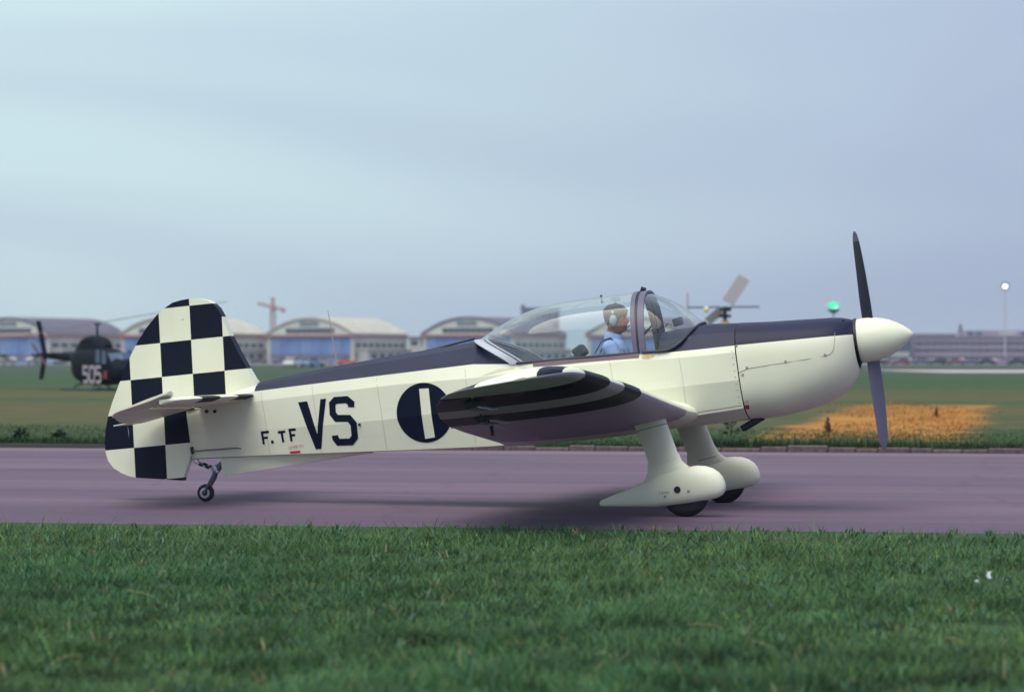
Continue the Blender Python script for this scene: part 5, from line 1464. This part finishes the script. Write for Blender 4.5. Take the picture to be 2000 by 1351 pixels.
def rotor2b(e, bmz):
    bl = rotor2(e, bmz)
    # directions are given in the field frame and turned back by the helicopter's heading
    rz = e.rotation_euler[2]; inv_ = Matrix.Rotation(-rz, 3, 'Z')
    bl(inv_ @ Vector((-1,.55,.0)), 1.62, .055, .03, (0,0,1), M_dark)
    bl(inv_ @ Vector((1,-.25,0)), 1.36, .055, .03, (0,0,1), M_dark)
    b3 = bl(inv_ @ Vector((.62,.45,.90)), 1.55, .50, .03, inv_ @ Vector((.85,.1,-.5)), grey_b)
    bl(inv_ @ Vector((-.70,.45,-.60)), .95, .34, .03, inv_ @ Vector((.6,.1,-.6)), grey_b)
    tip = MB().lathe([(-.10,.05),(-.04,.11),(.06,.11),(.10,.04)], inv_ @ Vector((-.75,-.25,3.17)), inv_ @ Vector((1,-.2,-.15)), 12, cap0=True, cap1=True)
    tip.build('blade_damper', mat('cream_damper', (.75,.58,.38), .5), e, smooth=50)
    MB().loft([[(-.28,-.2,2.56),(.22,-.2,2.56),(.22,.2,2.56),(-.28,.2,2.56)], [(-.10,-.1,2.74),(.08,-.1,2.74),(.08,.1,2.74),(-.10,.1,2.74)]], True, True, True).build('mast_fairing', mat('ochre_fairing', (.45,.33,.12), .6), e)
    tm = MB().lathe([(-.05,.06),(.1,.06)], (-5.2,-.14,2.45), (0,1,0), 10, cap0=True, cap1=True).build('tail_rotor_hub', M_dark, e)
    for z0, z1, mm in ((0,.34,mat('striped_blade_red', (.40,.16,.18), .6)),(.34,.80,grey_b),(.80,1.34,mat('striped_blade_pink', (.44,.22,.24), .6))):
        MB().box((-.06,-.015,z0), (.06,.015,z1), org=(-5.2,-.2,2.62)).build('tail_rotor_blade', mm, tm)
h2 = helicopter((wx(1416,98), 98, FIELD_Z - .04), R(-80), mat('pale_helicopter_paint', (.45,.42,.36), .45), 'helicopter hidden behind the cowling, only its rotor head and blades showing', None, grey_b, rotor2b)

# ------------------------------------------------------------------ lamps
def lamp_mat(name, c, s_):
    return mat(name, (.02,.05,.04), .3, emit=c, estr=s_)
gl_ = empty('green_beacon', (wx(1628, 150), 150, FIELD_Z)); tag(gl_, 'lit green lamp cluster on a grey post above the cowling', 'beacon lamp')
MB().tube([(0,0,0),(0,0,3.95)], .05, 8).build('post', M_pale, gl_)
MB().lathe([(0,.08),(.10,.28),(.18,.34),(.28,.36)], (0,0,3.92), (0,0,1), 20, cap1=True).build('lamp_tray', mat('beacon_grey', (.30,.32,.36), .5), gl_, smooth=50)
for k, (x, z, r_, s_) in enumerate(((-.24,4.42,.14,1.1),(-.02,4.46,.17,1.3),(.22,4.43,.14,1.1),(-.12,4.28,.13,1.6),(.12,4.30,.13,1.8),(0,4.20,.09,2.2))):
    m = MB(); ball(m, (x,-.05,z), r_, 8); m.build('lamp', lamp_mat('green_lamp_%d' % k, (.05,.75,.42) if k != 4 else (.35,.95,.45), s_), gl_, smooth=60)
fl_ = empty('floodlight_mast', (wx(1963, 640), 640, FIELD_Z)); tag(fl_, 'tall thin mast with one lit white floodlight at the right', 'lamp post')
MB().tube([(0,0,0),(0,0,10),(0,0,19.2)], [.22,.17,.12], 8).build('mast', mat('mast_grey', (.42,.40,.46), .6), fl_)
MB().lathe([(-.1,.5),(.1,1.0),(.45,1.1)], (0,.2,19.65), (0,-1,-.12), 20, cap0=True).build('reflector', mat('reflector_dark', (.10,.10,.13), .6), fl_, smooth=50)
m = MB(); ball(m, (0,-.2,19.6), (.5,.3,.45), 10); m.build('lamp', lamp_mat('white_lamp', (1,.97,.88), 6), fl_, smooth=60)

# ------------------------------------------------------------------ the air over the airfield
hz = MB().box((-4200, -1000, -1.1), (4200, 4900, 32.0)).build('haze', [])
m = bpy.data.materials.new('airfield_haze'); m.use_nodes = True
m.node_tree.nodes.clear()
ho = m.node_tree.nodes.new('ShaderNodeOutputMaterial'); pv = m.node_tree.nodes.new('ShaderNodeVolumePrincipled')
pv.inputs['Color'].default_value = (.80, .86, .95, 1)
pv.inputs['Density'].default_value = .00018
pv.inputs['Anisotropy'].default_value = .2
m.node_tree.links.new(pv.outputs[0], ho.inputs['Volume'])
hz.data.materials.append(m)
tag(hz, kind='stuff')
